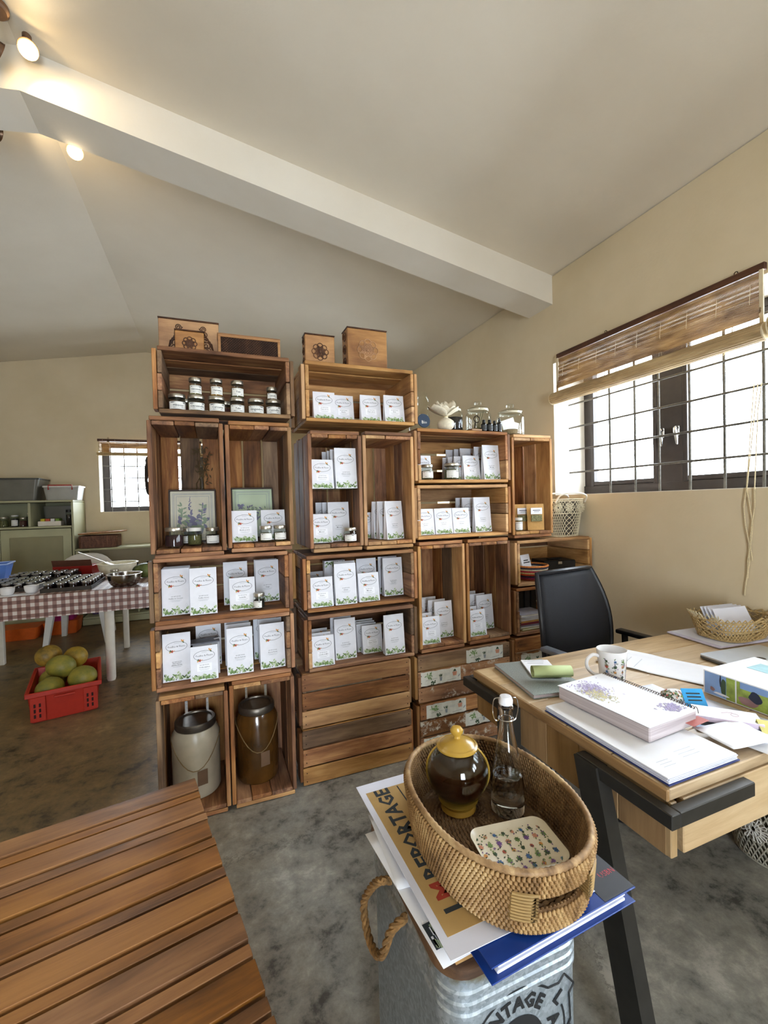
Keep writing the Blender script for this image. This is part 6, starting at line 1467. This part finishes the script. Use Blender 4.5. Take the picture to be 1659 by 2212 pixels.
def gingham():
    k = NT('brown_gingham'); uv = k.n('ShaderNodeUVMap'); sp = k.n('ShaderNodeSeparateXYZ'); k.l(uv.outputs[0], sp.inputs[0]); hs = []
    for ax in ('X', 'Y'):
        f = k.n('ShaderNodeMath', operation='MULTIPLY'); f.inputs[1].default_value = 1 / .056; k.l(sp.outputs[ax], f.inputs[0]); g = k.n('ShaderNodeMath', operation='FRACT'); k.l(f.outputs[0], g.inputs[0]); h = k.n('ShaderNodeMath', operation='GREATER_THAN'); h.inputs[1].default_value = .5; k.l(g.outputs[0], h.inputs[0]); hs.append(h)
    ad = k.n('ShaderNodeMath', operation='ADD'); k.l(hs[0].outputs[0], ad.inputs[0]); k.l(hs[1].outputs[0], ad.inputs[1]); dv = k.n('ShaderNodeMath', operation='MULTIPLY'); dv.inputs[1].default_value = .5; k.l(ad.outputs[0], dv.inputs[0])
    rp = k.n('ShaderNodeValToRGB'); rp.color_ramp.interpolation = 'CONSTANT'; e = rp.color_ramp.elements; e[0].color = rgba('#d9cfca'); e[1].position = .75; e[1].color = rgba('#6d4b44'); q = e.new(.25); q.color = rgba('#97776f'); k.l(dv.outputs[0], rp.inputs['Fac']); k.l(rp.outputs['Color'], k.b.inputs['Base Color']); k.setv(k.b, Roughness=.45); return k.m
dr = .175; us = [-hx - .006 + (2 * hx + .012) * i / 30 for i in range(31)]; rows = [(-hy - .007, -dr, -hy - dr), (-hy - .007, -.004, -hy), (-hy + .02, .001, -hy + .02), (hy - .02, .001, hy - .02), (hy + .007, -.004, hy), (hy + .007, -dr, hy + dr)]
vs, uvs = [], []
for y, z, vv in rows:
    for i, x in enumerate(us): vs.append((x, y + (.004 * math.sin(i * 1.1) if z < -.1 else 0), z)); uvs.append((x + 10, vv + 10))
fs = [(j * 31 + i, j * 31 + i + 1, (j + 1) * 31 + i + 1, (j + 1) * 31 + i) for j in range(5) for i in range(30)]
me = bpy.data.meshes.new('tablecloth'); me.from_pydata(vs, [], fs); me.materials.append(gingham()); ul = me.uv_layers.new(name='UVMap')
for lp in me.loops: ul.data[lp.index].uv = uvs[lp.vertex_index]
tc_ = link('tablecloth', me, None, (lc.x, lc.y, TT + .0005)); tag(tc_, 'brown and white gingham cloth over the kitchen table', 'tablecloth'); tc_.modifiers.new('thick', 'SOLIDIFY').thickness = .0012
tc_.modifiers['thick'].offset = 1
TT += .003
# trays of preserve jars
M_TRAYM = pm('dark_baking_tray', '#3c3630', .4, .6); M_LIDS = pm('shiny_jar_lid', '#c8cacd', .22, .9, noise=.05); M_PRES = pm('dark_preserve_glass', '#160808', .12, noise=.1)
jb = MB().lathe([(.030, 0), (.034, .003), (.034, .045), (.031, .052)], 14).mesh('glass_body', M_PRES); jl = MB().lathe([(.034, .048), (.035, .050), (.035, .060), (.032, .062), (.001, .061)], 18).mesh('lid', M_LIDS)
for k, (cx, cy, w, d, nx, ny, lab) in enumerate(((-1.105, 4.42, .34, .50, 4, 6, 'dark baking tray of silver lidded jars beside the steel bowl'), (-1.56, 4.56, .40, .44, 5, 5, 'baking tray of silver lidded jars behind the two white cups'), (-1.50, 5.06, .50, .30, 6, 3, 'tray of silver lidded jars before the red box'))):
    t_ = thing('baking_tray', lab, 'tray', (cx, cy, TT)); m = MB(); m.box((0, 0, .003), (w, d, .004)); [m.box((sx * w / 2, 0, .016), (.004, d + .004, .03)) for sx in (-1, 1)]; [m.box((0, sy * d / 2, .016), (w, .004, .03)) for sy in (-1, 1)]; m.obj('tray_body', M_TRAYM, t_, smooth=0)
    for i in range(nx):
        for j in range(ny):
            q = tag(link('preserve_jar', None, None, (cx - w / 2 + (i + .5) * w / nx + random.uniform(-.002, .002), cy - d / 2 + (j + .5) * d / ny, TT + .0058)), f'silver lidded preserve jar, {ORD[i]} from left, {ORD[j]} row back, ' + ('tray beside steel bowl', 'tray behind white cups', 'tray before red carton')[k], 'jar', ('preserve jars beside the steel bowl', 'preserve jars behind the cups', 'preserve jars before the red box')[k]); link('glass_body', jb, q); link('lid', jl, q)
M_STEEL = pm('stainless_steel', '#9a948c', .2, 1.0, noise=.05)
def bowl(name, label, loc, r, h, mat, rim=.008, foot=.55, mats2=None):
    o = thing(name, label, 'bowl', loc); pr = [(r * foot, 0), (r * (foot + .02), .002)] + [(r * (foot + (1 - foot) * math.sin(R(90 * i / 6)) ** .9), h * (1 - math.cos(R(90 * i / 6)))) for i in range(1, 7)]; ip = [(max(a - .004, .001), b + (.003 if b < h * .9 else 0)) for a, b in pr[::-1]]
    MB().lathe(pr + [(r + rim, h), (r + rim, h + .003), (r - .003, h + .003)] + ip[1:] + [(.001, .005)], 32).obj('bowl_body', mat, o); return o
bowl('steel_bowl', 'stainless steel mixing bowl at the end of the gingham table', (-.705, 4.225, TT), .125, .10, M_STEEL)
M_WBOWL = pm('cream_enamel', '#e2dcc4', .3); b_ = bowl('mixing_bowl', 'large cream bowl behind the steel bowl', (-.90, 5.05, TT), .17, .11, M_WBOWL, .014)
for X, Y, lab in ((-1.495, 4.205, 'small white cup with dark spoon at the table corner'), (-1.352, 4.24, 'small white cup beside the paper on the gingham table')):
    c_ = bowl('small_cup', lab, (X, Y, TT), .048, .055, M_CHINA, .001, .5); MB().tube([(.01, 0, .03), (.04, .01, .062), (.085, .02, .075)], .004, 6).obj('spoon', M_CHROME if Y < 4.22 else M_PLAS, c_)
sheet('crumpled white paper under the small cups', -1.44, 4.19, .24, .13, 4, z=TT + .0005, lines=0)
M_BLUP = pm('blue_plastic', '#5c86d8', .35, noise=.05)
o = thing('plastic_bin', 'blue plastic basket at the far left of the gingham table', 'basket', (-2.03, 5.28, TT), (0, 0, R(8)))
m = MB(); m.box((0, 0, .003), (.30, .22, .006)); [m.add([(sx * .15, -.11, 0), (sx * .15, .11, 0), (sx * .18, .14, .15), (sx * .18, -.14, .15)], [(0, 1, 2, 3)]) for sx in (-1, 1)]; [m.add([(-.15, sy * .11, 0), (.15, sy * .11, 0), (.18, sy * .14, .15), (-.18, sy * .14, .15)], [(0, 1, 2, 3)]) for sy in (-1, 1)]
bq = m.obj('basket_body', M_BLUP, o, smooth=0); bq.modifiers.new('thick', 'SOLIDIFY').thickness = .003; m = MB(); [m.cbox((0, sy * .145, .15), (.38, .018, .012), .003) for sy in (-1, 1)]; [m.cbox((sx * .185, 0, .15), (.018, .29, .012), .003) for sx in (-1, 1)]; m.obj('rim', pm('pale_blue_rim', '#9db8ec', .35), o)
o = thing('carton', 'open red carton behind the jar trays', 'box', (-1.31, 5.34, TT), (0, 0, R(-12))); M_REDC = pm('red_carton', '#8e1a14', .35); MB().cbox((0, 0, .042), (.36, .20, .084), .002).obj('body', M_REDC, o); MB().box((0, 0, 0), (.36, .004, .09)).obj('flap', pm('brown_flap', '#5a3626', .6), o, (0, -.10, .105), (R(20), 0, 0), smooth=0)
o = thing('spatula', 'white plastic scraper leaning across the red carton', 'utensil', (-1.02, 5.13, TT + .115), (R(0), R(24), R(-14))); MB().cbox((.06, 0, 0), (.12, .055, .006), .002).cbox((-.14, 0, 0), (.28, .018, .008), .003).obj('blade_and_handle', M_PLAS, o)
jar('pair mate jar standing at the tray corner beside the steel bowl', (-.885, 4.80, TT), .036, .075, C_DRK, None, None)
o = thing('melon_half', 'cut green melon behind the steel bowl', 'melon', (-.60, 4.62, TT + .07)); m = MB(); m.lathe([(.001, -1)] + [(math.cos(R(t_)), math.sin(R(t_))) for t_ in range(-80, 84, 10)] + [(.001, 1)], 24); m.v = [(x * .11, y * .085, z * .068) for x, y, z in m.v]; m.obj('rind', melon_mat('dark_striped_rind', '#6e7a3c', '#2e3a1e'), o, smooth=80)
# white plastic chair behind the table
o = thing('plastic_chair', 'white moulded plastic chair behind the gingham table', 'chair', (-1.36, 5.76, 0)); M_WPL = pm('white_plastic', '#dcd9d2', .4, noise=.03)
MB().cbox((0, -.10, .43), (.46, .42, .03), .014, seg=2).obj('seat', M_WPL, o)
m = MB(); vs = []
for j in range(9):
    v_ = j / 8
    for i in range(13):
        u = -1 + i / 6; w = .27 + .02 * v_; z = .46 + (.46 - .16 * abs(u) ** 3) * v_; vs.append((u * w, .10 + .09 * v_ - .06 * u * u, z))
m.add(vs, [(j * 13 + i, j * 13 + i + 1, (j + 1) * 13 + i + 1, (j + 1) * 13 + i) for j in range(8) for i in range(12)]); bk_ = m.obj('backrest', M_WPL, o, smooth=80); bk_.modifiers.new('thick', 'SOLIDIFY').thickness = .012
for sx in (-1, 1):
    MB().tube([(sx * .30, .06, .66), (sx * .31, -.12, .655), (sx * .28, -.27, .62)], .022, 8).obj('armrest', M_WPL, o)
    for (xa, ya, xb, yb) in ((.22, -.28, .275, -.33), (.20, .08, .24, .16)):
        l = MB(); l.add([(sx * x + dx, y + dy, z) for x, y, z, s in ((xa, ya, .42, .035), (xb, yb, 0.001, .022)) for dx, dy in ((-s, -s), (s, -s), (s, s), (-s, s))], [(3, 2, 1, 0), (4, 5, 6, 7), (0, 1, 5, 4), (1, 2, 6, 5), (2, 3, 7, 6), (3, 0, 4, 7)]); l.obj('leg', M_WPL, o, smooth=0)
# ------------------------------------------------------------------ cabinet and low shelf on the back wall
M_SAGE = pm('sage_cream_paint', '#a5a382', .55, noise=.07, scale=5); M_SAGE_SHADE = pm('shaded_sage_panel', '#857f60', .6, noise=.08, scale=5)  # door panels get a darker tone for the shade on the backlit front
CX0, CX1, CY0, CY1, CT = -3.0, -1.567, 6.30, 6.835, 1.545
o = thing('kitchen_cabinet', 'pale sage cabinet with open niches against the back wall', 'cabinet', ((CX0 + CX1) / 2, CY0, 0)); W_ = CX1 - CX0; D_ = CY1 - CY0; hw = W_ / 2
for nm, c, e in (('top_board', (0, D_ / 2, CT - .011), (W_, D_, .022)), ('side_panel', (-hw + .011, D_ / 2, CT / 2 - .012), (.022, D_, CT - .026)), ('side_panel', (hw - .011, D_ / 2, CT / 2 - .012), (.022, D_, CT - .026)), ('niche_floor', (0, D_ / 2, 1.225), (W_ - .05, D_ - .01, .022)), ('divider', (-2.005 - (CX0 + CX1) / 2, D_ / 2, 1.378), (.026, D_ - .012, .28)), ('divider', (-2.50 - (CX0 + CX1) / 2, D_ / 2, 1.378), (.026, D_ - .012, .28)), ('back_panel', (0, D_ - .008, CT / 2 - .012), (W_ - .05, .012, CT - .03)), ('plinth', (0, .03, .04), (W_ - .05, .02, .08))):
    MB().cbox(c, e, .002).obj(nm, M_SAGE, o, smooth=0)
for i in range(2):
    w = (W_ - .056) / 2; cx = -hw + .027 + w * (i + .5); d_ = MB().cbox((cx, .012, .645), (w - .004, .02, 1.12), .003).obj('door', M_SAGE, o, smooth=0)
    MB().cbox((cx, .0005, .645), (w - .17, .006, .94), .003).obj('door_panel', M_SAGE_SHADE, d_, smooth=0)
LZ2 = .945; o = thing('low_shelf', 'pale low shelf under the far window beside the cabinet', 'shelf', (-.86, 6.28, 0))
for nm, c, e in (('top_board', (0, .27, LZ2 - .011), (1.40, .54, .022)), ('middle_shelf', (0, .28, .50), (1.30, .5, .02)), ('bottom_shelf', (0, .28, .09), (1.30, .5, .02)), ('side_panel', (-.685, .27, LZ2 / 2 - .012), (.022, .53, LZ2 - .026)), ('side_panel', (.685, .27, LZ2 / 2 - .012), (.022, .53, LZ2 - .026)), ('divider', (-.05, .28, .30), (.02, .49, .38)), ('front_rail', (0, .012, .045), (1.30, .02, .07))): MB().cbox(c, e, .002).obj(nm, M_SAGE, o, smooth=0)
# tubs, baskets and small goods
M_TUB = pm('frosted_plastic', '#b7b6ae', .35, noise=.1, scale=8, trans=.25); M_TUBG = pm('smoky_plastic', '#77756c', .3, noise=.12, scale=8, trans=.25)
def tub(name, label, loc, w, d, h, mat, lidm, handle=None, rz=0, cat='tub'):
    o = thing(name, label, cat, loc, (0, 0, R(rz))); m = MB(); p0, p1 = rrect(w * .88, d * .88, .03), rrect(w, d, .035); n = len(p0)
    m.add([(x, y, 0) for x, y in p0] + [(x, y, h) for x, y in p1], [(i, (i + 1) % n, n + (i + 1) % n, n + i) for i in range(n)] + [tuple(range(n - 1, -1, -1)), tuple(range(n, 2 * n))]); m.obj('tub_body', mat, o, smooth=40)
    if lidm: MB().prism(rrect(w + .02, d + .02, .04), h + .0005, h + .018).obj('lid', lidm, o, smooth=40)
    if handle: MB().tube([(-w * .33, -d / 2 - .012, h - .03), (-w * .33, -d / 2 - .02, h + .024), (w * .33, -d / 2 - .02, h + .024), (w * .33, -d / 2 - .012, h - .03)], .007, 6).obj('handle', handle, o)
    return o
tub('storage_tub', 'smoky clear storage tub with dark lid on the cabinet', (-2.27, 6.56, CT + .001), .70, .40, .25, M_TUBG, pm('dark_lid', '#3a3a36', .5))
tub('storage_tub', 'white storage tub with red handle on the cabinet', (-1.70, 6.50, CT + .001), .36, .30, .155, M_TUB, M_WLID, pm('red_handle', '#a82a22', .4))
zn = 1.237
tub('food_box', 'upright grey plastic lid box in the cabinet niche', (-1.79, 6.62, zn), .33, .10, .24, M_TUBG, None)
o = thing('snack_basket', 'small cream basket of bright snack packs in the cabinet niche', 'basket', (-1.83, 6.44, zn)); m = MB(); m.box((0, 0, .003), (.22, .13, .006)); [m.box((0, sy * .066, .03), (.23, .006, .055)) for sy in (-1, 1)]; [m.box((sx * .112, 0, .03), (.006, .13, .055)) for sx in (-1, 1)]; m.obj('basket_body', M_PLAS, o, smooth=0)
for i, c in enumerate(('#c8b42a', '#b84a2a', '#d8d4cc', '#6a8a2a')): MB().cbox((-.075 + .05 * i, 0, .05), (.042, .10, .075), .004).obj('snack_pack', pm('snack_' + c[1:], c, .5), o)
jar('tall dark bottle jar at the right of the cabinet niche', (-1.64, 6.42, zn), .034, .19, C_BLK, M_BLKP, None, lid_h=.03)
for i, (x, r_, h_, c) in enumerate(((-2.10, .038, .11, C_HIB), (-2.19, .036, .14, C_BLK), (-2.045, .022, .16, C_BLK), (-2.30, .045, .12, C_HERB), (-2.41, .04, .17, C_CIT))): jar(f'{("squat reddish", "white banded", "slim dark", "round herb", "tall pale")[i]} jar in the left cabinet niche', (x, 6.42 + .03 * (i % 2), zn), r_, h_, c, (M_SILVER, M_WLID, M_CHROME, M_SILVER, M_WLID)[i], '' if i == 1 else None)
M_WICK = wood('brown_wicker', '#3f200f', '#6a3a1c', '#8a5228', .6, (60, 60, 60), .1, .5)
o = thing('wicker_hamper', 'brown wicker hamper on the low shelf under the window', 'basket', (-1.335, 6.50, LZ2 + .001)); m = MB()
for i in range(13): m.tube([(x * (1 + .012 * (1 if k % 2 else -1)), y * (1 + .012 * (1 if k % 2 else -1)), .008 + i * .0112) for k, (x, y) in enumerate(rrect(.40, .32, .04, 6))], .0068, 5, closed=True)
m.prism(rrect(.38, .30, .04, 6), .001, .15); m.obj('woven_body', M_WICK, o)
o = thing('wicker_cover', 'loose wicker cover lying askew on the hamper', 'cover', (-1.30, 6.49, LZ2 + .166), (R(0), R(-2.5), R(-4))); m = MB(); m.prism(rrect(.46, .34, .03, 5), .010, .022); [m.tube([(x * s, y * s, .022) for x, y in rrect(.46, .34, .03, 6)], .007, 5, closed=True) for s in (1.0, .85, .7, .5, .3)]; m.obj('woven_lid', pm('light_wicker', '#8a5e30', .6, noise=.4, scale=80), o)
o = tub('wash_tub', 'orange plastic tub on the floor under the gingham table', (-2.05, 6.05, .002), .42, .30, .13, pm('orange_plastic', '#c2571c', .4), None)
o = tub('wash_tub', 'orange plastic tub holding a pink one below the cabinet edge', (-1.66, 6.12, .002), .34, .28, .15, pm('orange_plastic', '#c2571c', .4), None)
tub('pink_tub', 'pink plastic tub stacked in the orange tub', (-1.66, 6.12, .153), .27, .21, .07, pm('magenta_plastic', '#a02a72', .4), None)
tub('purple_bucket', 'dull purple bucket on the bottom of the low shelf', (-1.36, 6.55, .1025), .20, .22, .28, pm('purple_plastic', '#6a567c', .5), None, cat='bucket')
for i in range(5): jar(f'{ORD[i]} dark glass jar along the bottom of the low shelf', (-.82 + i * .12, 6.45, .1025), .04, .12, C_BLK, None, None, group='jars on the low shelf')
o = thing('dried_bouquet', 'dark dried bouquet lying on the low shelf middle', 'plant', (-.86, 6.50, .5125)); m = MB(); rnd = random.Random(8)
for i in range(120):
    a, r_ = rnd.uniform(0, 6.3), rnd.uniform(0, .16); leafpoly(m, r_ * math.cos(a), rnd.uniform(.06, .17), .05, .02, rnd.uniform(0, 6.3), 0, r_ * math.sin(a) * .6)
tag(m.obj('dry_leaves', pm('dark_dry_leaf', '#241c1a', .9), o), kind='stuff'); MB().lathe([(.06, 0), (.09, .01), (.08, .03), (.001, .03)], 16).obj('tray_base', M_WICK, o)
